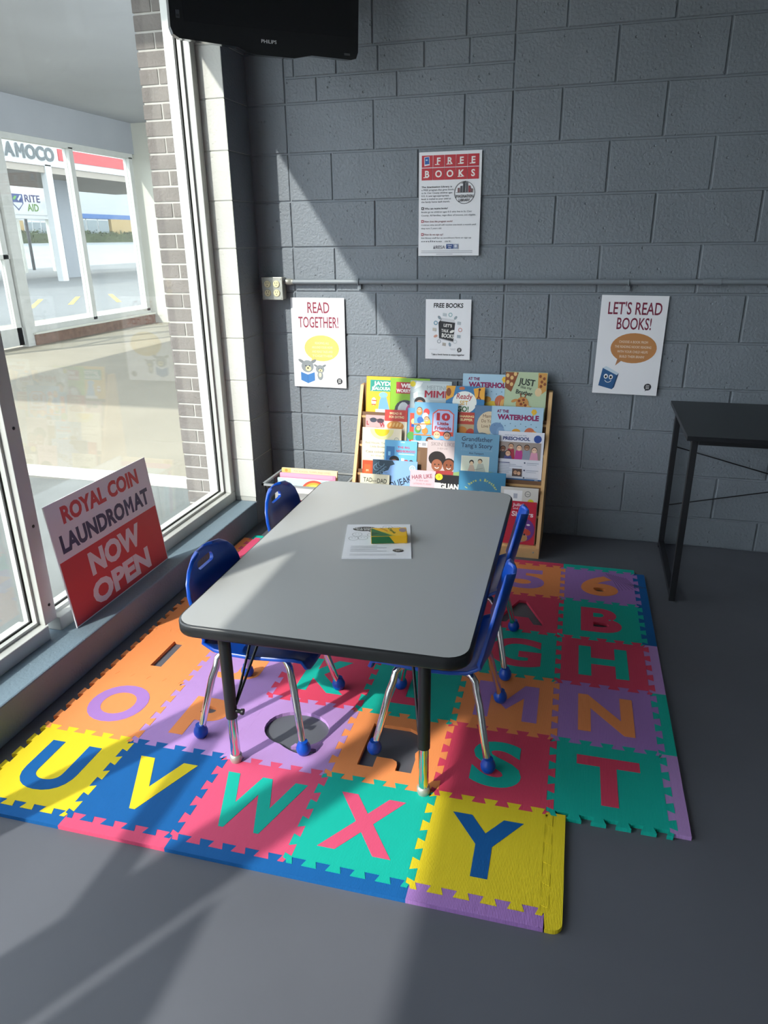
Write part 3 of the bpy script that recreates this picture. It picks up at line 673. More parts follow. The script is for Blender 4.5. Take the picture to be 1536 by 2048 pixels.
# ================================================================== CHAIRS
def make_chair():
    prof = [(.178, .254), (.179, .267), (.169, .277), (.145, .282), (.09, .279), (.02, .274), (-.05, .274), (-.095, .279), (-.128, .296), (-.146, .325), (-.156, .365), (-.166, .41), (-.176, .455), (-.184, .490), (-.190, .515), (-.194, .532), (-.196, .540)]
    wid = [.125, .148, .156, .160, .163, .163, .160, .158, .156, .155, .157, .159, .156, .143, .118, .084, .04]
    N = 18; P = []
    for (x, z), w_ in zip(prof, wid):
        i = len(P); row = []
        a = prof[max(i - 1, 0)]; b = prof[min(i + 1, len(prof) - 1)]; tx, tz = b[0] - a[0], b[1] - a[1]; L = math.hypot(tx, tz); nx, nz = -tz / L, tx / L
        if nz < -.2 or nx < -.5: nx, nz = -nx, -nz
        # the shell is dished: edges rise towards the sitter
        back = max(0, min(1, (z - .29) / .06))
        for k in range(N + 1):
            s = -1 + 2 * k / N; e = .022 * abs(s) ** 3 * (1 if i > 1 else .25)
            dirx, dirz = (1, 0.15) if back > .5 else (0, 1)
            row.append(Vector((x + dirx * e, s * w_, z + dirz * e)))
        P.append(row)
    M_, Nn = len(P), N + 1; vs = [p for r in P for p in r]; fs = []
    for i in range(M_ - 1):
        for k in range(N): fs.append((i * Nn + k, (i + 1) * Nn + k, (i + 1) * Nn + k + 1, i * Nn + k + 1))
    me = bpy.data.meshes.new('shell'); me.from_pydata([tuple(v) for v in vs], [], fs); me.update()
    ob = bpy.data.objects.new('shell', me); COL.objects.link(ob)
    so = ob.modifiers.new('s', 'SOLIDIFY'); so.thickness = .011; so.offset = 0
    be = ob.modifiers.new('b', 'BEVEL'); be.width = .003; be.segments = 2; be.limit_method = 'ANGLE'; be.angle_limit = math.radians(50)
    # hand hole
    pts = [(y, z) for y, z in [(.034 * 1 + .013 * math.cos(t), .502 + .013 * math.sin(t)) for t in [math.radians(-90 + 20 * q) for q in range(10)]] + [(-.034 + .013 * math.cos(t), .502 + .013 * math.sin(t)) for t in [math.radians(90 + 20 * q) for q in range(10)]]]
    cut = bpy.data.objects.new('cut', MB().prism(pts, 0, -.35, -.1).mesh('cut', M_BLUEP)); COL.objects.link(cut)
    bo = ob.modifiers.new('h', 'BOOLEAN'); bo.object = cut; bo.operation = 'DIFFERENCE'; bo.solver = 'EXACT'
    dg = bpy.context.evaluated_depsgraph_get(); dg.update()
    sh = bpy.data.meshes.new_from_object(ob.evaluated_get(dg)); sh.name = 'shell'; sh.materials.clear(); sh.materials.append(M_BLUEP)
    sh.polygons.foreach_set('use_smooth', [True] * len(sh.polygons)); sh.set_sharp_from_angle(angle=math.radians(40))
    bpy.data.objects.remove(ob); bpy.data.objects.remove(cut)
    root = empty('child_chair'); link('seat_shell', sh, root)
    for sx in (-1, 1):
        for sy in (-1, 1):
            t = [(sx * .075, sy * .085, .262), (sx * .10, sy * .10, .258), (sx * .112, sy * .108, .245), (sx * .118, sy * .114, .215), (sx * .128, sy * .125, .185), (sx * .160, sy * .162, .03)]
            lg = MB().tube(t, .0105, 14).obj('leg', M_CHROME, root)
            MB().lathe([(.008, -.002), (.0155, .001), (.0205, .010), (.0215, .019), (.019, .029), (.0145, .036), (.0135, .042)], (sx * .163, sy * .165, 0), 16).obj('ball_foot', M_BLUEP, lg)
    MB().box((-.085, -.1, .258), (.085, .1, .268), 0, ch=.003).obj('seat_plate', M_BLACKM, root)
    return root
chair = make_chair()
CH_ = [((.142, -1.716), 0.0, 'blue plastic child chair with chrome legs beside the LAUNDROMAT sign end of the table'), ((.12, -1.14), 0.02, 'blue plastic child chair with chrome legs in front of the clear book bin'),
       ((.665, -1.655), math.pi, 'blue plastic child chair with a leg standing on the red S tile'), ((.66, -1.195), math.pi, 'blue plastic child chair beside the wooden book rack and the popped out A tile')]
CH_[0] = (CH_[0][0], CH_[0][1], 'blue plastic child chair with a foot in the popped out Q tile')
for q, (xy, rz, lab) in enumerate(CH_):
    c_ = chair if q == 0 else copy_tree(chair)
    c_.location = (xy[0], xy[1], TT + .0012); c_.rotation_euler = (0, 0, rz + MAT_R); tag(c_, lab, 'chair', 'child chairs around the table')
# ================================================================== BLACK DESK
dk = tag(empty('black_desk', (1.9, -.33, 0)), 'slim black desk with square metal legs and crossed wire braces', 'desk'); DO = Vector((-1.9, .33, 0))
def dpart(name, a, b, m=M_BLACKM, ch=.002, parent=None): o = MB().box(a, b, 0, ch=ch).obj(name, m, dk); o.location = DO; return o
dpart('desk_top', (1.385, -.655, .685), (2.45, -.012, .703), mat('black_desk_board', (.014, .015, .018), .33), .0015)
for x in (1.408, 2.40):
    for y in (-.615, -.052): dpart('leg', (x, y, 0.0), (x + .024, y + .024, .685))
    dpart('foot_bar', (x, -.591, .012), (x + .024, -.052, .036)); dpart('side_bar', (x, -.591, .661), (x + .024, -.052, .685))
dpart('front_bar', (1.432, -.615, .661), (2.40, -.591, .685)); dpart('back_bar', (1.432, -.052, .661), (2.40, -.028, .685))
for a, b in (((1.42, -.04, .50), (2.41, -.04, .25)), ((1.42, -.036, .212), (2.41, -.036, .443))):
    o = MB().tube([a, b], .0028, 6).obj('wire_brace', M_BLACKM, dk); o.location = DO

# ================================================================== TELEVISION
tl, tr = Vector((-.563, -.686, 2.09)), Vector((.011, -.233, 2.09)); ax = (tr - tl).normalized(); W_ = (tr - tl).length; nrm = Vector((ax.y, -ax.x, 0))
tilt = math.radians(6); upv = (Vector((0, 0, 1)) * math.cos(tilt) + nrm * math.sin(tilt)); fn = ax.cross(upv)
TVM = face_mtx((tl + tr) / 2, ax, upv)
tv = tag(empty('television', mtx=TVM), 'black flat television on a wall bracket beside the window', 'television')
Ht = .47; hw = W_ / 2
out = [(-hw + .03, .012), (-.12, -.004), (-.085, -.018), (-.05, -.024), (.10, -.026), (.15, -.016), (.17, -.012), (hw - .03, -.016)]
rc = [(hw - .008, -.010), (hw, .012), (hw, Ht - .02), (hw - .02, Ht), (-hw + .02, Ht), (-hw, Ht - .02), (-hw, .042), (-hw + .008, .02)]
out[0] = (-hw + .03, .008)
poly = out + rc
M_TVB = mat('gloss_black', (.006, .007, .009), .16, spec=.5, coat=.3)
MB().prism(poly, 2, -.05, 0).obj('housing', M_TVB, tv)
MB().prism([(x * .8, y * .75 + .06) for x, y in poly], 2, -.095, -.05).obj('rear_cover', M_BLACKP, tv)
MB().box((-hw + .05, .062, 0), (hw - .035, Ht - .035, .0012)).obj('screen', mat('tv_screen', (.004, .005, .007), .1, spec=.6), tv)
a = Art(); a.text('PHILIPS', 0, .016, .0115, 'c8ccd0', .02, w=.06).rect(hw - .06, -.002, hw - .035, .006, '55585a').rect(-hw + .022, .07, -hw + .036, .095, '3a3e44').rect(-hw + .024, .074, -hw + .034, .082, '1c1e22')
a.obj('badge_print', tv, Matrix.Translation((0, 0, .0004)))
mb = MB().tube([(0, Ht * .55, -.09), (0, Ht * .55, -.2)], .02, 10); mb.box((-.1, Ht * .4, -.1), (.1, Ht * .7, -.09)); mb.obj('mount_plate', M_BLACKM, tv)
pw = TVM.inverted() @ Vector((-.12, -.01, 2.35)); MB().tube([(0, Ht * .55, -.19), tuple(pw)], .018, 8).obj('mount_arm', M_BLACKM, tv)
MB().box(tuple(pw - Vector((.06, .1, .02))), tuple(pw + Vector((.06, .1, .0)))).obj('wall_plate', M_BLACKM, tv)

# ================================================================== OUTLET BOX AND CONDUIT
ob_ = tag(empty('outlet_box', (-.507, -.003, 1.18)), 'galvanised four way outlet box on the grey block wall', 'outlet')
MB().box((-.052, -.052, -.051), (.052, 0, .051), 0, ch=.004).obj('box', M_STEEL, ob_); MB().box((-.054, -.055, -.053), (.054, -.051, .053), 0, ch=.0015).obj('cover_plate', M_STEEL, ob_)
for sx in (-1, 1):
    for sz in (-1, 1):
        r = MB().lathe([(.0165, 0), (.0165, .003), (.0155, .004)], (sx * .0235, -.055, sz * .021), 20, axis='Y').obj('receptacle', M_IVORY, ob_)
        for dx in (-.0055, .0055): MB().box((sx * .0235 + dx - .0009, -.0598, sz * .021 + .0015), (sx * .0235 + dx + .0009, -.0588, sz * .021 + .009)).obj('slot', M_GASKET, r)
        MB().lathe([(.0022, 0), (.0022, .0008)], (sx * .0235, -.059, sz * .021 - .006), 8, axis='Y').obj('ground_hole', M_GASKET, r)
for sx, sz in ((-1, 1), (1, -1), (1, 1), (-1, -1)): MB().lathe([(.004, 0), (.004, .002)], (sx * .044, -.055, sz * .044), 8, axis='Y').obj('screw', M_STEEL, ob_)
cd = tag(empty('conduit', (-.45, -.022, 1.21)), 'grey painted conduit pipe running along the block wall', 'pipe')
M_COND = mat('grey_conduit_paint', lin((128, 135, 142)), .45)
MB().tube([(-.01, 0, 0), (.05, .0, 0), (3.85, 0, 0.008)], .0112, 14).obj('pipe', M_COND, cd)
MB().lathe([(.015, 0), (.015, .02), (.0125, .022), (.0125, .034)], (.006, 0, 0), 12, axis='X').obj('connector', M_STEEL, cd)
for x in (.375, 1.6, 2.7):
    mb = MB(); pts = [(x, .0134 * math.cos(t), .0134 * math.sin(t)) for t in [math.radians(60 + 24 * q) for q in range(11)]]
    mb.tube(pts, .0026, 6); mb.box((x - .008, .008, -.034), (x + .008, .0165, -.012)); mb.obj('strap', M_COND, cd)
MB().tube([(1.9, 0, .0034), (1.97, 0, .0036)], .0135, 14).obj('coupling', M_COND, cd)

# ================================================================== POSTERS
def poster(x0, z0, x1, z1, lab, rot=0.0, gap=.0045, lift=.012):
    w_, h_ = x1 - x0, z1 - z0
    o = tag(MB().box((0, 0, -.0006), (w_, h_, 0)).obj('poster', M_PAPER), lab, 'poster', 'paper posters on the block wall')
    # hung by its upper edge, the lower right corner standing off the wall a little
    r = Vector((math.cos(rot), -lift * .6, math.sin(rot))).normalized(); u = Vector((-math.sin(rot), lift, math.cos(rot))); u = (u - r * u.dot(r)).normalized()
    o.matrix_world = face_mtx((x0, -.0036 - gap - lift * h_, z0), r, u)
    return o, w_, h_
def pprint(o, a): return link('print', a.mesh('print'), o)
def seal(a, x, y, r):
    a.ell(x, y, r, r, '2a2a30').text('TALK', x, y + r * .32, r * .3, 'e8e8e8', .03).text('READ', x, y - r * .12, r * .3, 'e8e8e8', .03).text('SING', x, y - r * .56, r * .3, 'e8e8e8', .03).poly([(x - r * .5, y - r * .8), (x - r * .7, y - r * 1.25), (x - r * .1, y - r * .95)], '2a2a30')
o, W1, H1 = poster(-.435, .762 - .065, -.155, 1.135, 'tall white poster with a red title, a yellow speech bubble and two grey dogs')
a = Art(); RD = '8e2c44'
a.text('READ', .145, .365, .052, RD, .012, w=.115).text('TOGETHER!', .142, .295, .052, RD, .012, w=.21)
a.ell(.155, .195, .092, .064, 'e6c46c', 30).poly([(.10, .15), (.125, .14), (.098, .12)], 'e6c46c')
for k, t in enumerate(('I PRECIOUS ALL', 'DREAMING YOU STORY', 'AND READ TOLD AND', 'TOGETHER')): pass
for k, t in enumerate(('READING ALL', 'AROUND YOUR HOME', 'AND READ TALES AND', 'TOGETHER')): a.text(t, .158, .215 - k * .021, .011, 'f2e2b4', .01, w=.11 if k else .075)
def dog(x, y, s, book):
    a.ell(x - .028 * s, y + .03 * s, .018 * s, .007 * s, '7d8286', 12, -.5).ell(x + .028 * s, y + .03 * s, .018 * s, .007 * s, '7d8286', 12, .5)
    a.ell(x, y + .008 * s, .03 * s, .028 * s, '8a9094', 18).ell(x + .004 * s, y - .002 * s, .014 * s, .012 * s, 'e4d6a4', 12)
    for dx in (-.008, .010): a.ell(x + dx * s, y + .01 * s, .0028 * s, .0034 * s, '1c1c1c', 8)
    a.ell(x + .002 * s, y - .0 * s, .005 * s, .0035 * s, '1c1c1c', 8)
    if book: a.poly([(x - .034 * s, y - .018 * s), (x, y - .03 * s), (x + .034 * s, y - .018 * s), (x + .034 * s, y - .056 * s), (x, y - .07 * s), (x - .034 * s, y - .056 * s)], '3f78b8').line([(x, y - .03 * s), (x, y - .07 * s)], .0015, '2c5a92')
    else: a.ell(x, y - .035 * s, .02 * s, .03 * s, '8a9094', 14).ell(x, y - .03 * s, .01 * s, .016 * s, 'dcd4b4', 10)
dog(.075, .095, 1.1, True); dog(.142, .085, .75, False); seal(a, .245, .034, .015); pprint(o, a)

o, W1, H1 = poster(.214, 1.325, .493, 1.754, 'large white poster with red letter squares above small black text')
a = Art(); RS = 'c02c38'; s = .0492; x0, y1 = .0125, .4165
for r_, t in enumerate((' FREE', 'BOOKS')):
    for k, c_ in enumerate(t):
        xx = x0 + k * .0513; yy = y1 - (r_ + 1) * s - r_ * .002; a.rect(xx, yy, xx + .0498, yy + s - .001, RS)
        if c_ != ' ':
            a.text(c_, xx + .0249, yy + .0105, .028, 'f0ece8', .028)
            if c_ in 'FREKB':
                ww = .013
            for dx in ((-.011, .0) if c_ in 'FREBK' else ()): a.rect(xx + .0249 + dx - .006, yy + .0095, xx + .0249 + dx + .004, yy + .0125, 'f0ece8')
        else:
            a.poly([(xx + .012, yy + .006), (xx + .036, yy + .009), (xx + .034, yy + .044), (xx + .011, yy + .042)], 'e8e8ee').poly([(xx + .014, yy + .012), (xx + .034, yy + .014), (xx + .032, yy + .042), (xx + .013, yy + .040)], '2a5ca8').ell(xx + .022, yy + .03, .005, .003, 'bfe0f0', 10)
G1 = '5c6068'
for k, t in enumerate(('The Imagination Library is', 'a FREE program that gives books', 'to St. Clair County children ages', '0-5. A new age-appropriate', 'book is mailed to your child at', 'the family home each month.')):
    a.text(t, .0125, .285 - k * .0122, .0068, '3e4248' if k == 0 else G1, .008 if k else .018, align='L', w=(.138, .148, .14, .125, .134, .13)[k])
a.ring(.207, .262, .046, .0022, '2c2c30', 36).rect(.168, .262, .246, .2635, '2c2c30')
for bx, bh, bc in ((.176, .018, '7a5a5c'), (.188, .026, '4c4c52'), (.200, .038, '3a3a40'), (.212, .04, '5a5a60'), (.224, .026, '8a3c44'), (.234, .014, '6c5054')): a.rect(bx, .2635, bx + .009, .2635 + bh, bc)
a.poly([(.19, .298), (.21, .31), (.214, .302)], '3a3a40').text('IMAGINATION', .207, .241, .0125, '26262a', .02, w=.078).text('LIBRARY', .207, .226, .0115, '26262a', .02, w=.05)
for y, t, c_ in ((.196, 'Who can receive books?', '2c2c32'), (.142, 'How does the program work?', 'b04048'), (.087, 'How do we sign up?', 'b04048')):
    a.rect(.0125, y - .001, .0235, y + .01, c_).rect(.0155, y + .002, .0205, y + .007, 'e8e8ee'); a.text(t, .028, y, .0075, '3a3e46' if c_[0] == '2' else '8a5a60', .016, align='L')
for y, t, w_ in ((.182, 'Books go to children ages 0-5 who live in St. Clair', .23), (.168, 'County. All families, regardless of income, are eligible.', .248), (.128, 'Children who enroll will receive one book a month until', .25), (.114, 'they turn 5 years old.', .095), (.073, 'See library staff for an enrollment form or sign up', .23), (.059, 'online at', .14)):
    a.text(t, .0125, y, .0066, G1, .006, align='L', w=w_)
a.text('RESA', .103, .03, .0135, '3c3c48', .0, w=.042).poly([(.07, .03), (.074, .046), (.078, .03)], '50505a').rect(.13, .0295, .162, .0495, '2c4a86').text('United', .146, .041, .005, 'e8ecf4', .02).text('Way', .146, .0325, .005, 'e8ecf4', .02).rect(.163, .0295, .184, .0495, '8e98b4').ell(.1735, .041, .006, .006, 'd8dce8', 10)
for k in range(3): a.line([(.014 + (.07 if k == 2 else 0), .021 - k * .007), (.25 - (.09 if k == 2 else 0), .021 - k * .007)], .0022, 'b2b2ba')
pprint(o, a)

o, W1, H1 = poster(.25, .857, .466, 1.133, 'small white flyer with a drawing of a black book')
a = Art(); a.text('FREE BOOKS', .108, .238, .021, '1e1e22', .03, w=.14, shear=.06)
a.poly([(.066, .095), (.135, .08), (.142, .17), (.07, .178)], '2b2b2f').poly([(.07, .178), (.142, .17), (.138, .184), (.08, .192)], 'd4d4d8').poly([(.066, .095), (.072, .178), (.08, .192), (.062, .17)], '1c1c20').poly([(.066, .095), (.135, .08), (.135, .084), (.067, .099)], 'b4b4b8')
a.text("LET'S", .107, .15, .014, 'ecebe6', .03, w=.04, rot=-.08).text('TALK', .094, .126, .014, 'ecebe6', .03, w=.036, rot=-.08).text('BOOKS', .107, .1, .019, 'ecebe6', .03, w=.058, rot=-.1).ell(.128, .13, .012, .006, 'ecebe6', 12, .4)
rnd = random.Random(5)
for k, c_ in enumerate(('d08a80', 'b6bec4', '9aa6ae', '7fb2b4', 'b9c0c6', '8c9aa4', '2e8aa6', 'c4beb2', 'd6a08c', '9aa2a8', 'b0a8a0', '8fa0ac', 'c8ccd0', 'a4b0b8')):
    t = k * 2 * math.pi / 14; x, y = .105 + .062 * math.cos(t), .138 + .07 * math.sin(t)
    if k % 3 == 0: a.ring(x, y, .0095, .003, c_, 14)
    elif k % 3 == 1: a.poly([(x - .009, y - .006), (x + .008, y - .008), (x + .009, y + .006), (x - .008, y + .008)], c_)
    else: a.ell(x, y, .01, .006, c_, 12, t)
seal(a, .165, .045, .0105); a.line([(.12, .05), (.148, .05)], .0015, 'b0b0b4').line([(.124, .045), (.146, .045)], .0015, 'b0b0b4').line([(.02, .045), (.06, .045)], .0012, 'c4c4c8')
a.text('Take a book home to enjoy together', .11, .018, .0085, '26262a', .015, w=.16); pprint(o, a)

o, W1, H1 = poster(1.039, .725, 1.319, 1.158, 'tall white poster with a dark red title and an orange speech bubble', rot=-.012)
a = Art(); a.text("LET'S READ", .145, .352, .052, '7c2440', .012, w=.225).text('BOOKS!', .148, .288, .05, '7c2440', .012, w=.145)
a.ell(.158, .207, .098, .066, 'c08450', 32).poly([(.095, .16), (.112, .15), (.088, .128)], 'b07c58')
for k, t in enumerate(('CHOOSE A BOOK FROM', 'THE READING NOOK! READING', 'WITH YOUR CHILD HELPS', 'BUILD THEIR BRAIN!')): a.text(t, .155, .229 - k * .0215, .0105, 'ead6c2', .012, w=(.122, .155, .13, .105)[k])
a.poly([(.024, .035), (.085, .02), (.1, .085), (.036, .115)], '2c5c8e').poly([(.036, .115), (.1, .085), (.108, .094), (.05, .124)], 'c8d8e4').poly([(.085, .02), (.1, .085), (.108, .094), (.094, .03)], '1e4468')
for dx in (0, .022): a.ell(.053 + dx, .078 - dx * .1, .009, .011, 'f0f0f0', 14).ell(.053 + dx, .077 - dx * .1, .005, .006, '1c1c1c', 12)
a.ring(.064, .066, .016, .0025, 'f0f0f0', 14, 200, 340); seal(a, .238, .038, .0155); pprint(o, a)

# ================================================================== LAUNDROMAT SIGN
sg = tag(empty('yard_sign', mtx=TW @ face_mtx((-.668, -1.592, ZS + .002), (0, 1, 0), (-.11, 0, .994))), 'red and white laundromat board leaning on the window mullion', 'sign')
MB().box((0, 0, -.004), (.607, .452, 0)).obj('board', mat('corrugated_white', lin((226, 222, 226)), .5), sg)
a = Art(); a.rect(.004, .004, .603, .245, 'c8303a').text('ROYAL COIN', .303, .365, .062, 'cc3a40', .045, w=.46, sx=.9).text('LAUNDROMAT', .303, .268, .066, '3e3c5c', .045, w=.54)
a.text('NOW', .303, .135, .088, 'dcd4d6', .05, w=.32).text('OPEN', .303, .022, .088, 'dcd4d6', .05, w=.37); a.obj('print', sg, Matrix.Identity(4))
# ================================================================== BOOK RACK
ZB = lambda k: .585 - .133 * (k - 1)
YB = lambda k: -(.085 + .05 * (k - 1))
rk = tag(empty('book_rack', (.395, -.16, 0)), 'maple book display rack with sloping sides standing against the block wall', 'book rack'); RK = Vector((-.395, .16, 0))
side = [(-.01, .0), (-.325, .0), (-.325, .05), (-.055, .727), (-.01, .727)]
for x in (-.066, .848):
    o = MB().prism(side, 0, x, x + .016).obj('side_panel', M_WOOD, rk); o.location = RK
o = MB().box((-.05, -.02, .05), (.848, -.012, .70)).obj('back_panel', mat('brown_hardboard', lin((116, 84, 60)), .7), rk); o.location = RK
for k in range(1, 6):
    z, y = ZB(k), YB(k)
    o = MB().box((-.05, y - (.0225 if k < 5 else .03), z - .011), (.848, y + .02, z - .0005)).obj('shelf_ledge', M_WOOD, rk); o.location = RK
    o = MB().prism([(y + .010, z), (y + .014, z), (y + .014 + .15 * .17, z + .15), (y + .010 + .15 * .17, z + .15)], 0, -.05, .848).obj('shelf_back', MATS['brown_hardboard'], rk); o.location = RK
o = MB().box((-.05, -.325, 0), (.848, -.312, .047)).obj('kick_board', M_WOOD, rk); o.location = RK
for x in (-.03, .838):
    o = MB().lathe([(.004, 0), (.004, .002), (.002, .003)], (x, -.325, .03), 8, axis='Y').obj('screw', M_STEEL, rk); o.location = RK
M_PAGES = mat('book_pages', lin((226, 220, 206)), .8)
def book(k, lay, x0, x1, ztop, cover, lab, th=.0045, cat='book', name='picture_book'):
    h = (ztop - ZB(k)) / .9858; w_ = x1 - x0
    r = tag(empty(name, mtx=face_mtx((x0, YB(k) - lay, ZB(k) + .001), (1, 0, 0), (0, .1676, .9858))), lab, cat, 'picture books on the rack' if cat == 'book' else None)
    cm = mat('cover_' + cover, lin(cover), .35)
    t = MB(); t.box((0, 0, -.0008), (w_, h, 0)); t.box((0, 0, -th), (w_, h, -th + .0008)); t.box((0, 0, -th), (.0015, h, 0)); t.obj('cover', cm, r)
    MB().box((.0015, .002, -th + .0008), (w_ - .003, h - .002, -.0008)).obj('pages', M_PAGES, r)
    a = Art(); a.w, a.h = w_, h; a.root = r; return a
def done(a): a.obj('cover_print', a.root, Matrix.Identity(4))
def face(a, x, y, r, skin, hair, hs=1.15):
    a.ell(x, y + r * .25, r * hs, r * hs, hair, 16).ell(x, y, r, r * 1.1, skin, 16)
    for d in (-.35, .35): a.ell(x + d * r, y + r * .15, r * .13, r * .15, '241a16', 8)
    a.ring(x, y - r * .15, r * .45, r * .12, 'f4ece4', 8, 205, 335)
def fish(a, x, y, s, c): a.ell(x, y, s, s * .55, c, 14).poly([(x - s * .8, y), (x - s * 1.5, y + s * .5), (x - s * 1.5, y - s * .5)], c)

a = book(1, 0, -.035, .165, .769, 'e8b72c', 'yellow picture book with a teal title plate and a blue dinosaur')
a.rect(.02, .115, .18, .17, '2aa08e').rect(.024, .119, .176, .166, '1f8f80').text('JAYDEN', .1, .143, .02, 'f4f4ec', .04, w=.125).text('JEALOUSAURUS', .1, .121, .016, 'f4f4ec', .03, w=.145)
a.poly([(.06, 0), (.07, .07), (.085, .105), (.1, .1), (.115, .05), (.13, 0)], '74a8d8').ell(.088, .098, .022, .014, '86b6e0', 14).ell(.04, .065, .012, .02, 'e8f0f0', 10).line([(.03, .07), (.055, .068)], .006, 'c05a2c').line([(.03, .05), (.05, .05)], .006, 'c05a2c').rect(.05, 0, .12, .028, 'e8ecf0'); done(a)
a = book(1, .006, .089, .285, .767, '86b62c', 'green picture book with a red title plate')
a.rect(.03, .11, .17, .165, 'a82836').text('WILL', .088, .138, .021, 'f4f0ec', .045, w=.07).text('WORRYSAURUS', .1, .115, .017, 'f4f0ec', .03, w=.135).ell(.08, .03, .055, .05, '3a3a44', 18).ell(.07, .025, .03, .045, 'c8ccd0', 14).ell(.11, .02, .03, .045, 'c0568c', 14).ell(.13, .03, .02, .04, '46a0b0', 14); done(a)
a = book(1, .012, .191, .393, .759, 'b4c0c4', 'pale grey picture book with red capital letters')
a.rect(.0, .12, .19, .165, 'c2ccce').text('MEETING', .135, .135, .02, '9aa4a8', .015, w=.105).text('MIMI', .127, .098, .033, 'a8283e', .035, w=.11).ell(.012, .16, .014, .014, 'e2cc30', 12).poly([(.02, .135), (.05, .15), (.062, .17), (.03, .172)], 'e8ecec')
a.poly([(.018, .09), (.04, .1), (.036, .125), (.016, .115)], 'e8ecec').ell(.05, .075, .028, .024, '241c1c', 16).ell(.05, .06, .022, .024, 'b88060', 14).line([(.1, .09), (.16, .09)], .003, 'd0d6d6'); done(a)
a = book(1, 0, .443, .683, .798, 'a8c8dc', 'pale blue picture book with purple letters standing upright beside the giraffe book')
def waterhole(a):
    w_, h = a.w, a.h
    a.text('AT THE', w_ * .22, h * .86, .014, '7e1f56', .045, w=.055).text('WATERHOLE', w_ * .52, h * .71, .025, '8a1a58', .055, w=w_ * .8).flower(w_ * .82, h * .9, .012, 'e6b830').line([(w_ * .8, h * .82), (w_ * .84, h * .87)], .004, 'e6b830')
    a.ell(w_ * .12, h * .5, w_ * .14, h * .14, '6d8fb4', 18).ell(w_ * .2, h * .42, .02, .028, '7d9dc0', 14).ell(w_ * .2, h * .44, .0045, .0045, 'f0f0f0', 10).ell(w_ * .2, h * .44, .0022, .0022, '1c1c1c', 8)
    a.poly([(0, 0), (w_, 0), (w_, h * .3), (w_ * .6, h * .34), (w_ * .3, h * .28), (0, h * .3)], '4f8a5c').ell(w_ * .6, h * .3, w_ * .17, h * .13, 'e0bc38', 18).ell(w_ * .5, h * .46, .02, .014, 'd89a30', 12).ell(w_ * .76, h * .42, .026, .03, 'c86a48', 14).ell(w_ * .85, h * .35, .022, .03, 'e0a45c', 14)
    for k in range(7): a.poly([(w_ * (.66 + .045 * k), h * .18), (w_ * (.68 + .045 * k), h * .18), (w_ * (.69 + .05 * k), h * (.42 + .05 * (k % 3)))], ('3f7f4c', 'd8d8c8', 'e8c86c')[k % 3])
    for k in range(9): a.ell(w_ * (.08 + .1 * k), h * (.58 + .05 * (k % 2)), .003, .002, '4c6c8c', 6)
    done(a)
waterhole(a)
a = book(1, .006, .644, .836, .814, 'b8c8a4', 'pale green picture book with giraffe heads')
a.poly([(0, .23), (.06, .23), (.045, .18), (.03, .14), (0, .16)], '8a4a28')
for (x, y) in ((.01, .215), (.03, .205), (.045, .222), (.012, .185), (.03, .175), (.165, .215), (.178, .195), (.162, .185), (.18, .222)): a.ell(x, y, .008, .0095, 'e0b878', 8)
a.poly([(.15, .23), (.19, .23), (.19, .15), (.165, .13), (.152, .15)], 'd09850'); a.ell(.155, .142, .016, .02, 'e4c89c', 12)
for (x, y) in ((.16, .215), (.178, .205), (.168, .19), (.182, .18), (.165, .17)): a.ell(x, y, .0065, .0075, '8a4a28', 8)
a.text('JUST', .098, .172, .03, '26302c', .02, w=.075, rot=-.12).text('like my', .098, .156, .012, '3c4440', .0, w=.05, rot=-.1).text('Brother', .09, .128, .02, '26302c', .02, w=.078, rot=-.15)
a.ell(.085, .085, .03, .034, 'c88a48', 16).ell(.112, .062, .024, .019, 'd8a868', 14, -.5).ell(.048, .1, .016, .007, 'c88a48', 10, .4).poly([(0, 0), (.1, 0), (.09, .06), (.055, .07), (.03, .03)], 'c88a48').line([(.078, .115), (.074, .135)], .005, '8a4a28').line([(.095, .115), (.1, .133)], .005, '8a4a28')
for (x, y) in ((.07, .1), (.09, .105), (.08, .085), (.1, .08), (.06, .06), (.075, .045), (.05, .03), (.07, .02)): a.ell(x, y, .007, .0065, '8a3c1c', 8)
a.ell(.092, .092, .003, .0035, '181818', 8); done(a)
a = book(1, .022, .370, .554, .743, '3a7cae', 'blue picture book with a white cloud holding red and gold words')
a.poly([(0, .16), (.045, .16), (.035, .11), (.0, .09)], 'e8a83c').poly([(.13, .15), (.184, .16), (.184, .1), (.14, .105)], 'e8a83c').line([(.158, .145), (.156, .115), (.15, .102)], .006, '7a3c1c').line([(.156, .115), (.166, .1)], .006, '7a3c1c').ell(.159, .147, .006, .006, '3c2014', 8).ell(.012, .13, .012, .02, '8a4a24', 10)
a.ell(.09, .085, .058, .052, 'eceee6', 24).text('Ready', .088, .1, .026, 'b02c38', .015, w=.075, shear=.1).text('SET', .088, .072, .02, 'd8a428', .015, w=.04).text('GO!', .084, .04, .026, '2c7040', .03, w=.055).ell(.075, .15, .014, .008, 'c86a3c', 10); done(a)

